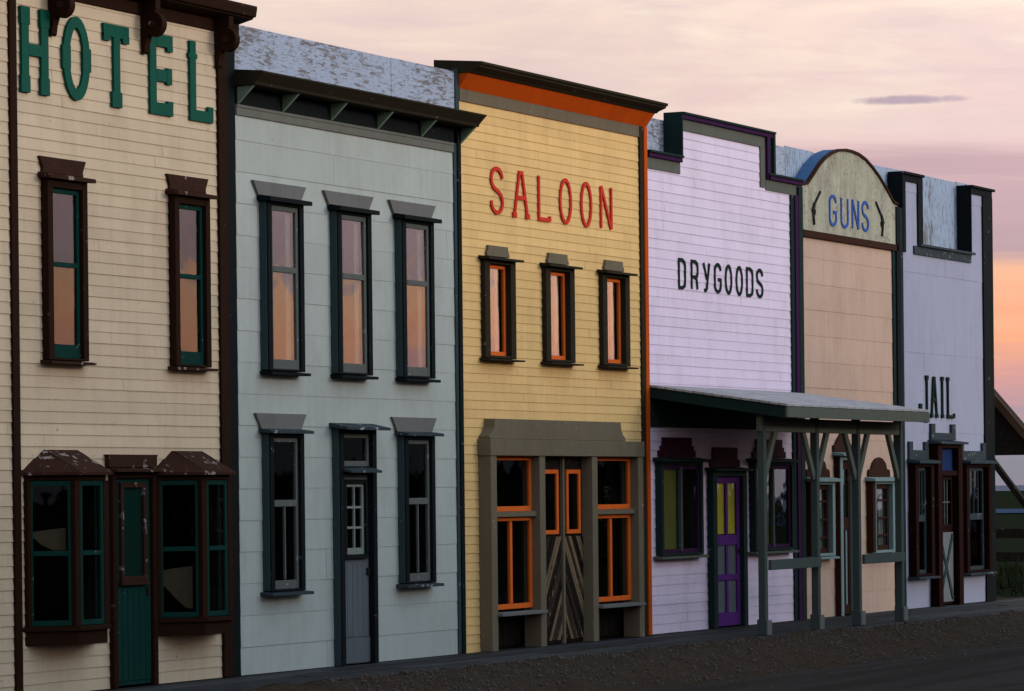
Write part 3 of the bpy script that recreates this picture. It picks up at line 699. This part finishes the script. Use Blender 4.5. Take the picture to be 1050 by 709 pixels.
for ch,a,b_ in (('G',16.21,16.50),('U',16.66,16.96),('N',17.10,17.38),('S',17.50,17.78)):
    letter(sg,ch,a,b_,5.62,6.08,.044,-.031,.012,M['blue'])
def pistol(xm,f):
    m=MB(); P=lambda x,z:(xm+f*x,z)
    m.ribbon([P(.17,6.09),P(-.10,5.86)],.034,-.050,-.031); m.ribbon([P(-.06,5.90),P(-.13,5.78)],.060,-.052,-.031)
    m.ribbon([P(-.115,5.82),P(-.10,5.72),P(-.07,5.60)],.044,-.0508,-.031); m.ribbon([P(-.075,5.83),P(-.03,5.80),P(-.045,5.745),P(-.10,5.74)],.014,-.049,-.031)
    m.build('pistol_emblem',M['iron'],sg)
pistol(15.70,1); pistol(18.24,-1)
for q in ((18.79,18.90,.025,M['teal']),(18.90,19.06,.05,M['charcoal']),(19.06,19.22,.03,M['teal'])): corner_board(U,q[0],q[1],q[2],0,6.08,q[3])
sc_head=[(-.44,2.0),(.44,2.0),(.44,2.09),(.40,2.12),(.34,2.11),(.30,2.15),(.27,2.21),(.20,2.25),(.12,2.285),(0,2.30),(-.12,2.285),(-.20,2.25),(-.27,2.21),(-.30,2.15),(-.34,2.11),(-.40,2.12),(-.44,2.09)]
for c in (15.70,18.12):
    o=window(U,c,.94,.88,1.95,.10,.10,M['tealwhite'],M['gbrown'],M['gB'],sw=.07,bot=.04,top=.05,sbot=.07,rec=.07,rails=[(1.66,.03),(1.40,.03),(1.14,.03)],
      ledge=(1.06,.17,.05,M['tealwhite']),sill=(1.0,.15,.04,M['tealwhite']),head=(sc_head,.035,M['gbrown']),curtain_or_reflection=.3)
    m=MB(); m.box(c-.47,c-.372,-.104,-.02,.89,1.94) ; m.box(c-.484,c-.472,-.09,.0,.89,1.94); m.build('casing_board',M['gbrown'],o)
    m=MB(); m.box(c-.372-.0,c-.345,-.112,-.104,.90,1.94); m.build('casing_bead',M['tealwhite'],o)
m=MB(); m.box(16.38,16.48,-.10,.06,0,2.32); m.box(16.90,17.0,-.10,.06,0,2.32); m.box(16.48,16.90,-.096,.06,2.25,2.32)
fr=m.build('door_frame',M['tealwhite'],U,.004)
m=MB(); m.box(16.366,16.379,-.09,.0,0,2.3); m.build('casing_board',M['gbrown'],fr)
m=MB(); m.pyz([(0,2.321),(-.19,2.31),(-.19,2.345),(0,2.37)],16.30,17.06); m.build('drip_cap',M['tealwhite'],fr,.003)
m=MB(); m.pxz([(16.30,2.372),(17.06,2.372),(17.06,2.46),(16.98,2.48),(16.90,2.56),(16.80,2.62),(16.72,2.69),(16.68,2.70),(16.64,2.69),(16.56,2.62),(16.46,2.56),(16.38,2.48),(16.30,2.46)],-.035,-.002); m.build('header',M['gbrown'],fr,.003)
m=MB()
for q in ((16.484,16.56,.02,2.245),(16.82,16.896,.02,2.245),(16.56,16.82,2.12,2.245),(16.56,16.82,1.24,1.42),(16.56,16.82,.02,.16),(16.67,16.71,.16,1.24)): m.box(q[0],q[1],-.04,0,q[2],q[3])
dr=m.build('door',M['gbrown'],U,.003)
m=MB(); m.box(16.555,16.825,-.02,-.010,.15,1.25); m.build('door_panel',M['tealwhite'],dr)
m=MB(); m.box(16.555,16.825,-.024,-.02,1.41,2.13); m.build('pane',M['gB'],dr)

# ================================================================== JAIL
J=thing('jail','lavender grey jail with notched parapet, dark JAIL lettering and crenellated window heads','jail',(21.3,0,0))
x0,x1=19.24,23.34
holes=[(19.48,20.12,.52,2.2),(20.40,21.38,0,2.5),(21.74,22.82,.52,2.2),(20.10,22.32,5.58,7)]
m=MB(); boards(m,x0,22.90,0,6.60,1.22,holes,lip=.004,base=.25,joint=1.2,seed=41); shell(m,x0,x1,5.5,7,[h for h in holes if h[3]<5])
m.mi=0; m.box(x0,20.09,.0135,.20,5.50,6.60); m.box(22.33,x1,.0135,.20,5.50,6.60); m.box(20.09,22.33,.0135,.20,5.50,5.535); m.build('wall',[M['jail'],M['dark']],J)
roof(J,x0,x1,5.6,7)
parapet(J,x0,x1-.03,5.55,6.72,.215,M['plyv'],1.02,15)
m=MB(); m.box(19.24,20.12,-.06,.21,6.605,6.645); m.box(19.24,20.12,-.025,.0,6.50,6.604); m.box(19.24,19.36,-.03,.0,5.42,6.50); m.box(19.90,20.11,-.03,.21,5.58,6.604); m.box(19.205,19.237,-.04,.21,5.42,6.604)
m.build('merlon_trim',M['charcoal'],J,.004)
m=MB(); m.box(22.31,23.40,-.06,.21,6.62,6.66); m.box(22.31,23.34,-.025,.0,6.52,6.619); m.box(22.31,22.34,-.03,.21,5.58,6.619); m.build('merlon_trim',M['charcoal'],J,.004)
m=MB(); m.box(19.90,22.40,-.07,.21,5.54,5.579); m.box(19.72,22.30,-.03,.0,5.41,5.54); m.build('notch_sill',M['jgrey'],J,.004)
corner_board(J,22.88,23.34,.03,0,6.52,M['charcoal'],.06)
m=MB(); m.ribbon([(20.22,3.56),(20.22,2.99),(20.17,2.935),(20.0,2.93),(19.93,2.98)],.055,-.03,-.006); m.box(19.885,19.985,-.033,-.006,3.0,3.13); m.box(20.165,20.275,-.033,-.006,3.50,3.57); m.build('letter',M['blackgreen'],J)
for ch,a,b_ in (('A',20.40,20.68),('I',20.83,20.99),('L',21.14,21.47)): letter(J,ch,a,b_,2.92,3.565,.052,-.006,.025,M['blackgreen'],serif=.05)
def cren(w,z,h1,h2,t): # crenellated header: two merlons
    return [(-w/2,z),(w/2,z),(w/2,z+h2),(w/2-t,z+h2),(w/2-t,z+h1),(-w/2+t,z+h1),(-w/2+t,z+h2),(-w/2,z+h2)]
for c,w in ((19.80,.82),(22.28,1.18)):
    o=window(J,c,w,.49,2.22,.13,.13,M['jred'],M['jgrey'],M['gD'],sw=.06,bot=.03,top=.06,sbot=.06,rec=.09,rails=[(1.37,.10)],muntv=(1.42,2.1),cols=4,
      ledge=(w+.10,.22,.05,M['jgrey']),sill=(w+.10,.2,.04,M['jgrey']),head=(cren(w+.02,2.275,.14,.27,.16),.04,M['jgrey']))
m=MB(); m.box(20.33,20.52,-.15,.06,0,2.52); m.box(21.26,21.45,-.15,.06,0,2.52); m.box(20.52,21.26,-.146,.06,2.45,2.52); m.box(20.52,21.26,-.13,.06,2.02,2.10)
fr=m.build('door_frame',M['jred'],J,.005)
m=MB(); m.pyz([(0,2.521),(-.23,2.51),(-.23,2.545),(0,2.575)],20.27,21.51); m.build('drip_cap',M['jgrey'],fr,.003)
m=MB(); m.pxz([(20.89+a,b_) for a,b_ in cren(1.10,2.578,.11,.25,.18)],-.045,-.002); m.build('header',M['jgrey'],fr,.003)
m=MB(); m.box(20.522,21.258,-.05,-.04,2.102,2.448); m.build('transom_light',M['bluelite'],fr)
m=MB(); hd=[(20.64,21.12,1.26,1.96)]
sheet_with_holes(m,20.524,21.256,.02,2.016,-.05,hd); sheet_with_holes(m,20.524,21.256,.02,2.016,-.01,hd)
for q in ((20.60,20.645,1.22,2.0),(21.115,21.16,1.22,2.0),(20.645,21.115,1.22,1.265),(20.645,21.115,1.955,2.0)): m.box(q[0],q[1],-.07,-.05,q[2],q[3])
dr=m.build('door',M['jred'],J)
m=MB(); m.box(20.56,21.22,-.058,-.051,.06,1.14); m.build('door_panel',M['jailwhite'],dr)
m=MB(); m.bar((20.60,-.066,.10),(21.18,-.066,1.10),.012,.07,(1,0,0)); m.bar((20.60,-.068,1.10),(21.18,-.068,.10),.012,.07,(1,0,0)); m.build('cross_brace',M['jgrey'],dr)
m=MB(); m.box(20.642,21.118,-.034,-.030,1.262,1.958); m.build('pane',M['gD'],dr)
m=MB(); 
for k in range(1,4): m.box(20.64+.12*k-.01,20.64+.12*k+.01,-.05,-.036,1.264,1.956)
m.box(20.645,21.115,-.049,-.037,1.60,1.62); m.build('bars',M['sashgrey'],dr)

# ================================================================== TIMBER GATEWAY beyond the jail
T=thing('timber_gateway','old brown timber gateway with steep gable and knee brace beyond the jail','gateway',(24.6,2.2,0))
m=MB(); X0=24.5; X1=24.72; zr=lambda y:3.44-1.15*(.42-y)
rid=(2.2,zr(2.2)); ev=(-.65,zr(-.65)); ev2=(5.05,zr(-.65))
m.pyz([(ev[0],ev[1]-.10),(rid[0],rid[1]-.10),(ev2[0],ev2[1]-.10),(ev2[0],ev2[1]),(rid[0],rid[1]),(ev[0],ev[1])],X0-.05,X1); m.build('roof',M['barn'],T)
m=MB(); m.pyz([(ev[0],ev[1]-.16),(rid[0],rid[1]-.16),(ev2[0],ev2[1]-.16),(ev2[0],ev2[1]+.02),(rid[0],rid[1]+.02),(ev[0],ev[1]+.02)],X0-.10,X0-.051); m.build('barge_board',M['timber'],T)
m=MB(); m.pyz([(-.45,2.42),(4.85,2.42),(rid[0],rid[1]-.12)],X0,X0+.03); m.build('gable_boards',M['barn'],T)
m=MB(); m.box(X0-.04,X0+.10,-.5,4.9,2.36,2.50); m.build('tie_beam',M['barn'],T)
for yy in (-.42,4.8):
    m=MB(); m.box(X0-.06,X0+.10,yy-.08,yy+.08,-.25,2.36); m.build('post',M['timber'],T,.005)
m=MB(); m.bar((X0+.02,.52,2.40),(X0+.02,-.36,1.25),.09,.12,(1,0,0)); m.build('knee_brace',M['barn'],T)

# ================================================================== RAIL FENCE
F=thing('rail_fence','weathered two-rail fence across the grass beyond the shed','fence',(32,2,0))
for i in range(-3,6):
    m=MB(); y=2+i*2.2; m.box(31.93,32.07,y-.07,y+.07,-.4,1.12); m.build('post',M['barn'],F,.006)
for zz in (.52,.96):
    m=MB(); m.box(31.88,31.93,-5,14,zz-.09,zz+.09); m.build('rail',M['barn'],F,.004)

# ================================================================== across the street (cabin and stable mirrored; unseen false fronts added for shade)
def shed_building(name,label,cat,x0,x1,y0,y1,zw,zr,mw,door=True,along='x'):
    b=thing(name,label,cat,((x0+x1)/2,(y0+y1)/2,-.2)); m=MB()
    yc=(y0+y1)/2; xc=(x0+x1)/2
    if along=='x':
        m.box(x0,x1,y0,y1,-.25,zw); 
        for xx in (x0,x1-.05): m.pyz([(y0,zw+.001),(y1,zw+.001),(yc,zr-.08)],xx,xx+.05)
    else:
        m.box(x0,x1,y0,y1,-.25,zw)
        for yy in (y0,y1-.05): m.pxz([(x0,zw+.001),(x1,zw+.001),(xc,zr-.08)],yy,yy+.05)
    m.build('wall',mw,b)
    m=MB()
    if along=='x': m.pyz([(y0-.4,zw-.15),(yc,zr),(y1+.4,zw-.15),(y1+.4,zw-.05),(yc,zr+.1),(y0-.4,zw-.05)],x0-.3,x1+.3)
    else: m.pxz([(x0-.4,zw-.15),(xc,zr),(x1+.4,zw-.15),(x1+.4,zw-.05),(xc,zr+.1),(x0-.4,zw-.05)],y0-.3,y1+.3)
    m.build('roof',M['roofing'],b)
    m=MB(); m.box(xc-.6,xc+.6,y1,y1+.05,-.2,1.95); m.build('door',M['barn'],b)
    for s in (-1,1):
        m=MB(); xx=xc+s*(x1-x0)*.3; m.box(xx-.5,xx+.5,y1,y1+.04,.8,1.9); w=m.build('window',M['palewall'],b)
        m=MB(); m.box(xx-.42,xx+.42,y1+.04,y1+.05,.88,1.82); m.build('pane',M['dark'],w)
    return b
shed_building('plank_cabin','small dark plank cabin across the street, mirrored in the hotel bay windows','cabin',-19,-12,-31,-26,2.7,4.2,M['barn'],along='y')
def shading_front(label,x0,x1,h,mw):  # unseen row added to block low light; height shades the lower facades
    b=thing('unseen_shading_front',label,'building',((x0+x1)/2,-27,-.2),'unseen false fronts added to shade the street')
    m=MB(); m.box(x0,x1,-36,-26,-.25,h-.9); m.build('wall',mw,b)
    m=MB(); m.box(x0,x1,-25.999,-25.9,-.25,h); m.box(x0-.1,x1+.1,-25.9,-25.6,h-.15,h); m.build('front',mw,b)
    m=MB(); m.box(x0+.01,x1-.01,-35.9,-26.01,h-.899,h-.8); m.build('roof',M['roofing'],b)
    m=MB(); m.box((x0+x1)/2-.5,(x0+x1)/2+.5,-25.899,-25.86,-.2,2.05); m.build('door',M['plank'],b)
    for z in (1,4):
        for k in (.2,.8):
            xx=x0+(x1-x0)*k; m=MB(); m.box(xx-.45,xx+.45,-25.899,-25.85,z,z+1.5); w=m.build('window',M['timber'],b)  # window on the added unseen shading front
            m=MB(); m.box(xx-.36,xx+.36,-25.849,-25.84,z+.08,z+1.42); m.build('pane',M['dark'],w)
shading_front('unseen dark plank false front added across the street to block low light, nearest the small cabin',-10,2,8.2,M['barn'])
shading_front('tallest unseen dark false front added across the street to block low light, in the middle of the row',2.4,14,8.9,M['barn'])
shading_front('unseen dark plank false front added across the street to block low light, next to the low stable',14.4,29.5,8.3,M['barn'])
shed_building('plank_stable','low dark plank stable across the street, mirrored in the lower shop windows','stable',35,74,-34,-27,2.7,4.2,M['barn'])

# ================================================================== BOARDWALK
m=MB(); rnd=random.Random(2); y=.0-.0
k=0
while y>-2.55:
    w=.19; xs0=max(-9,(-1.60-(y-w))/.036) if y-w<-1.5 else -9; x=xs0+rnd.uniform(-1,0)
    while x<24.6:
        L=rnd.uniform(2.4,4.2); dz=rnd.uniform(-.006,.004)
        m.mi=rnd.choice((0,0,1,2)); m.box(x+.004,min(x+L,24.8)-.004,y-w+.012,y-.006 if k else .03,-.05+dz,dz-.004); x+=L
    y-=w; k+=1
bw=paint('grey_boardwalk',C(.034,.036,.039),var=.28,wear=.06,wearcol=C(.09,.085,.08),stretch=(.5,6,6),wscale=8)
bw2=paint('dark_boardwalk',C(.030,.030,.032),var=.28,wear=.05,wearcol=C(.07,.07,.065),stretch=(.5,6,6),wscale=8); bw3=paint('pale_boardwalk',C(.050,.052,.055),var=.28,wear=.05,wearcol=C(.03,.03,.03),stretch=(.5,6,6),wscale=8)
tag(m.build('boardwalk',[bw,bw2,bw3],None,.003),None,None,None,'structure')

# ================================================================== GROUND
def ht(x,y):
    near=0
    ye=-1.62-.036*max(-4,min(20,x))+.07*noise.noise((x*.9,y*.3,3))+.05*noise.noise((x*3.1,y*.6,9))
    n=.035*noise.noise((x*1.7,y*1.7,0))+.016*noise.noise((x*5,y*5,4))+.012*noise.noise((x*9,y*9,8))
    if x>24.9: base=-.12
    elif y>ye: base=-.30
    else:
        t=min(1,(ye-y)/1.45); base=.035-.27*(t*t*(3-2*t)); 
        if y>ye-.05: base=-.30+(base+.30)*(ye-y)/.05
        if t>=1: n*=.35
    if x<-9: base=min(base,-.2)
    d=max(0,x-45,abs(y)-70); 
    far=-8*(1-math.exp(-d/180))
    return base+n*(1 if d==0 else 0)+far
def axis(a,b,step,lo,hi,g=1.25):
    v=[a+step*i for i in range(int((b-a)/step)+1)]; s=step; x=v[-1]
    while x<hi: s*=g; x+=s; v.append(x)
    s=step; x=v[0]; pre=[]
    while x>lo: s*=g; x-=s; pre.append(x)
    return pre[::-1]+v
xs=axis(-1.5,25,.05,-9000,9000); ys=axis(-6.5,-1.3,.05,-9000,9000)
m=bpy.data.meshes.new('ground'); vs=[(x,y,ht(x,y)) for y in ys for x in xs]; nx=len(xs)
fs=[(j*nx+i,j*nx+i+1,(j+1)*nx+i+1,(j+1)*nx+i) for j in range(len(ys)-1) for i in range(nx-1)]
m.from_pydata(vs,[],fs); m.update()
for p in m.polygons: p.use_smooth=True
gm,t,b,out=newmat('dirt_and_grass')
pos=t.node('ShaderNodeNewGeometry').outputs['Position']; sep=t.node('ShaderNodeSeparateXYZ'); t.link(pos,sep.inputs[0])
n1=t.noise(pos,3,8,.65); n2=t.noise(pos,26,6,.7)
dirt=t.mix(n1,C(.026,.019,.014),C(.060,.044,.034)); dirt=t.mix(t.ramp(n2,[(.55,0.0),(.7,.8)]),dirt,C(.12,.10,.085))
road=t.mix(n1,C(.032,.028,.027),C(.058,.051,.048)); road=t.mix(t.ramp(n2,[(.6,0.0),(.75,.5)]),road,C(.10,.095,.095))
wob=t.math('MULTIPLY_ADD',t.noise(pos,.8,3,.5),.9,-3.75)
rm=t.ramp(t.math('SUBTRACT',wob,sep.outputs[1]),[(.0,0.0),(.35,1.0)])
rut=t.noise(t.mapping(pos,(.12,2.6,1)),1,5,.6); road=t.mix(t.ramp(rut,[(.42,0.0),(.6,.75)]),road,C(.030,.026,.024)); gd=t.mix(rm,dirt,road)
gr=t.mix(t.noise(pos,.6,8,.7),C(.010,.014,.008),C(.020,.024,.014))
gmask=t.ramp(t.math('MULTIPLY_ADD',t.noise(pos,.35,4,.6),3.0,t.math('MULTIPLY_ADD',sep.outputs[0],1.0,-29.5)),[(.0,0.0),(1.0,1.0)])
bmask=t.ramp(t.math('MULTIPLY_ADD',sep.outputs[1],.5,-5.0),[(.0,0.0),(1.0,1.0)])
msk=t.math('MAXIMUM',gmask,bmask)
t.link(t.mix(msk,gd,gr),b.inputs['Base Color']); b.inputs['Roughness'].default_value=1; b.inputs['Specular IOR Level'].default_value=0
bp=t.node('ShaderNodeBump'); bp.inputs['Strength'].default_value=.7; bp.inputs['Distance'].default_value=.03; t.link(n2,bp.inputs['Height']); t.link(bp.outputs[0],b.inputs['Normal'])
m.materials.append(gm); o=bpy.data.objects.new('ground',m); col.objects.link(o); tag(o,None,None,None,'structure')
# loose gravel on the bank
m=MB(); rnd=random.Random(5)
for i in range(8000):
    x=rnd.uniform(-1.4,24.8); ye=-1.66-.036*x; y=ye-abs(rnd.gauss(0,.75)); 
    if y<-6: continue
    s=rnd.choice((.006,.008,.008,.010,.012,.014,.018,.026))*rnd.uniform(.7,1.3); z=ht(x,y)+s*.3
    ax=[Vector((rnd.gauss(0,1),rnd.gauss(0,1),rnd.gauss(0,1))).normalized() for _ in range(1)][0]
    bx=ax.orthogonal().normalized(); cx=ax.cross(bx); c=Vector((x,y,z)); n=len(m.v)
    for d in (ax,bx*.9,-ax*.8,-bx,cx*.7,-cx*.75): m.v.append(tuple(c+d*s*rnd.uniform(.75,1.2)))
    for f in ((0,1,4),(1,2,4),(2,3,4),(3,0,4),(1,0,5),(2,1,5),(3,2,5),(0,3,5)): m.f.append(tuple(n+k for k in f)); m.m.append(0)
m.recalc=False
st,t,b,out=newmat('gravel_stone'); pos=t.node('ShaderNodeNewGeometry').outputs['Position']
t.link(t.mix(t.noise(pos,9,3,.6),C(.022,.016,.013),C(.085,.068,.055)),b.inputs['Base Color']); b.inputs['Roughness'].default_value=.85
tag(m.build('gravel',st),'loose gravel and clods scattered along the dirt bank','gravel',None,'stuff')
# grass beyond the shed
m=MB(); rnd=random.Random(9)
for i in range(9000):
    x=rnd.uniform(28.5,60); y=rnd.uniform(-1,14)*(.3+x/50); 
    h=rnd.uniform(.10,.32)*(1 if x<40 else 1.3); a=rnd.uniform(0,6.28); w=.018; z=ht(x,y)-.02; lx,ly=rnd.gauss(0,.10),rnd.gauss(0,.10)
    m.poly([(x-w*math.cos(a),y-w*math.sin(a),z),(x+w*math.cos(a),y+w*math.sin(a),z),(x+lx,y+ly,z+h)])
m.recalc=False
gm2,t,b,out=newmat('grass_blades'); pos=t.node('ShaderNodeNewGeometry').outputs['Position']
t.link(t.mix(t.noise(pos,1.5,3,.6),C(.008,.013,.005),C(.020,.025,.012)),b.inputs['Base Color']); b.inputs['Roughness'].default_value=.9; b.inputs['Specular IOR Level'].default_value=0
tag(m.build('grass',gm2),'dark green rough grass beyond the fence','grass',None,'stuff')
# lake and far hills
m=MB(); m.poly([(1120,-3000,-7.7),(1330,-3000,-7.7),(1330,4000,-7.7),(1120,4000,-7.7)])
wm,t,b,out=newmat('lake_water'); b.inputs['Base Color'].default_value=C(.045,.065,.11); b.inputs['Roughness'].default_value=.6; b.inputs['Specular IOR Level'].default_value=0
pos=t.node('ShaderNodeNewGeometry').outputs['Position']; bp=t.node('ShaderNodeBump'); bp.inputs['Strength'].default_value=.3; t.link(t.noise(pos,.2,4,.6),bp.inputs['Height']); t.link(bp.outputs[0],b.inputs['Normal'])
tag(m.build('water',wm),None,None,None,'structure')
m=bpy.data.meshes.new('hills'); vs=[];fs=[]; N=160
for j in range(7):
    for i in range(N):
        a=R(-40+150*i/(N-1)); rr=6000+j*500; k=[0,.45,.8,1,.75,.4,0][j]
        h=-12+k*(13+16*noise.noise((a*5,j*.15,1))+8*noise.noise((a*17,j*.3,5)))
        vs.append((rr*math.cos(a),rr*math.sin(a),h))
for j in range(6):
    for i in range(N-1): fs.append((j*N+i,j*N+i+1,(j+1)*N+i+1,(j+1)*N+i))
m.from_pydata(vs,[],fs); m.update()
hm,t,b,out=newmat('haze_blue_hills'); pos=t.node('ShaderNodeNewGeometry').outputs['Position']
t.link(t.mix(t.noise(pos,.004,6,.6),C(.10,.11,.15),C(.16,.16,.20)),b.inputs['Base Color']); b.inputs['Roughness'].default_value=1; b.inputs['Specular IOR Level'].default_value=0  # blue-grey distance haze painted into the hill colour
m.materials.append(hm); o=bpy.data.objects.new('hills',m); col.objects.link(o); tag(o,None,None,None,'structure')

# ================================================================== LIGHT
SUN_EL=9.5; SUN_DIR=Vector((.45,-1.0,0)).normalized()   # horizontal direction TOWARDS the sun
SKY_S=1.25; SUN_S=1.42; SUN_A=16; NIS=.035
w=bpy.data.worlds.new('World'); sc.world=w; w.use_nodes=True; nt=w.node_tree; nt.nodes.clear(); t=NT(w)
out=t.node('ShaderNodeOutputWorld'); sky=t.node('ShaderNodeTexSky'); sky.sky_type='NISHITA'; sky.sun_disc=False
sky.sun_elevation=R(SUN_EL); sky.sun_rotation=math.atan2(SUN_DIR.x,SUN_DIR.y); sky.dust_density=2.5; sky.altitude=2800
bg1=t.node('ShaderNodeBackground'); bg1.inputs[1].default_value=NIS; t.link(sky.outputs[0],bg1.inputs[0])
dirv=t.node('ShaderNodeTexCoord').outputs['Generated']; sp=t.node('ShaderNodeSeparateXYZ'); t.link(dirv,sp.inputs[0])
cl=t.noise(t.mapping(dirv,(2.2,2.2,26),(1.3,.4,0)),1.6,6,.58,.4)
cl2=t.noise(t.mapping(dirv,(5,5,70),(7,2,1)),1.5,5,.6,.3)
e=t.math('ADD',sp.outputs[2],t.math('MULTIPLY_ADD',cl,.055,-.0275)); e=t.math('ADD',e,t.math('MULTIPLY_ADD',cl2,.020,-.010))
rp=t.ramp(t.math('MULTIPLY',e,2.5,clamp=True),[(0,lin(92,92,124)),(.035,lin(126,106,138)),(.075,lin(190,120,126)),(.11,lin(232,144,98)),(.15,lin(232,162,120)),
   (.172,lin(170,130,136)),(.225,lin(186,144,148)),(.25,lin(218,178,172)),(.32,lin(238,206,188)),(.38,lin(254,226,200)),(.55,lin(240,222,214)),(.80,lin(208,212,216)),(1.0,lin(168,186,202))])
wis=t.noise(t.mapping(dirv,(4,6,30),(5,3,8)),1.6,7,.6,1.1)
wm_=t.math('MULTIPLY',t.ramp(wis,[(.42,0.0),(.66,1.0)]),t.ramp(t.math('MULTIPLY',e,2.5,clamp=True),[(.22,0.0),(.30,.55),(.5,.35),(.8,.1)]))
rp=t.mix(wm_,rp,lin(206,178,178))
wis2=t.noise(t.mapping(dirv,(6,3,24),(1,8,2)),1.4,6,.6,.9)
rp=t.mix(t.math('MULTIPLY',t.ramp(wis2,[(.50,0.0),(.70,1.0)]),t.ramp(t.math('MULTIPLY',e,2.5,clamp=True),[(.25,0.0),(.34,.8),(.6,.3)])),rp,lin(255,238,204))
# thin violet streaks
stv=t.noise(t.mapping(dirv,(3,3,120),(2,9,4)),1.3,4,.55,.2)
sm=t.ramp(stv,[(.64,0.0),(.74,.5)])
rp=t.mix(t.math('MULTIPLY',sm,.35),rp,lin(188,150,165))
# one small dark streak of cloud standing low over the far end of the street
rg=t.node('ShaderNodeVectorMath',operation='DOT_PRODUCT'); t.link(dirv,rg.inputs[0]); rg.inputs[1].default_value=(math.sin(R(20.4)),-math.cos(R(20.4)),0)
fwd=t.node('ShaderNodeVectorMath',operation='DOT_PRODUCT'); t.link(dirv,fwd.inputs[0]); fwd.inputs[1].default_value=(math.cos(R(20.4)),math.sin(R(20.4)),0)
sn=t.noise(t.mapping(dirv,(60,60,160)),1.5,5,.6,.4)
uu=t.math('POWER',t.math('ABSOLUTE',t.math('DIVIDE',rg.outputs['Value'],.020)),2.0); vv=t.math('POWER',t.math('ABSOLUTE',t.math('DIVIDE',t.math('SUBTRACT',sp.outputs[2],.1100),.0016)),2.0)
k=t.math('SUBTRACT',1.0,t.math('ADD',uu,vv)); k=t.math('ADD',k,t.math('MULTIPLY_ADD',sn,1.6,-.8)); k=t.math('MULTIPLY',k,t.math('GREATER_THAN',fwd.outputs['Value'],0))
rp=t.mix(t.ramp(k,[(.1,0.0),(.8,.75)]),rp,lin(150,120,140))
# the western half of the sky glows brighter after sunset
dv=t.node('ShaderNodeVectorMath',operation='DOT_PRODUCT'); t.link(dirv,dv.inputs[0]); dv.inputs[1].default_value=(SUN_DIR.x*.94,SUN_DIR.y*.94,.34)
glow=t.math('MULTIPLY_ADD',t.math('MAXIMUM',dv.outputs['Value'],0),1.05,.76)
bg2=t.node('ShaderNodeBackground'); t.link(t.mix(1.0,rp,glow,'MULTIPLY'),bg2.inputs[0]); bg2.inputs[1].default_value=SKY_S
ad=t.node('ShaderNodeAddShader'); t.link(bg1.outputs[0],ad.inputs[0]); t.link(bg2.outputs[0],ad.inputs[1]); t.link(ad.outputs[0],out.inputs[0])
L=bpy.data.lights.new('sun','SUN'); L.energy=SUN_S; L.angle=R(SUN_A); L.color=(1,.86,.72); so=bpy.data.objects.new('sun',L); col.objects.link(so)
toward=Vector((SUN_DIR.x*math.cos(R(SUN_EL)),SUN_DIR.y*math.cos(R(SUN_EL)),math.sin(R(SUN_EL))))
so.rotation_euler=(-toward).to_track_quat('-Z','Y').to_euler(); so.location=(0,-40,30)

# ================================================================== CAMERA
PHI=R(27.0166); ROLL=.0107; HC=1.86
cam=bpy.data.cameras.new('camera'); co=bpy.data.objects.new('camera',cam); col.objects.link(co); sc.camera=co
cam.lens=36*3560/1050; cam.sensor_width=36; cam.clip_start=.5; cam.clip_end=40000
cam.shift_x=0; cam.shift_y=(503.42-354.5)/1050
fw=Vector((math.cos(PHI),math.sin(PHI),0)); rt=Vector((math.sin(PHI),-math.cos(PHI),0)); upv=Vector((0,0,1))
r2=rt*math.cos(ROLL)-upv*math.sin(ROLL)*(-1)*(-1); 
# image right axis: world right seen tilted so verticals lean (x grows downwards)
r2=(rt*math.cos(ROLL)-upv*math.sin(ROLL)) ; u2=(upv*math.cos(ROLL)+rt*math.sin(ROLL))
from mathutils import Matrix
mt=Matrix(((r2.x,u2.x,-fw.x),(r2.y,u2.y,-fw.y),(r2.z,u2.z,-fw.z))).to_4x4()
co.matrix_world=Matrix.Translation((-30.361,-18.614,HC))@mt
cam.shift_x=0

sc.view_settings.view_transform='Standard'; sc.view_settings.look='None'; sc.view_settings.exposure=0; sc.view_settings.gamma=1; sc.view_settings.use_curve_mapping=False
sc.render.engine='CYCLES'; sc.cycles.max_bounces=8; sc.cycles.transparent_max_bounces=16; sc.cycles.glossy_bounces=4
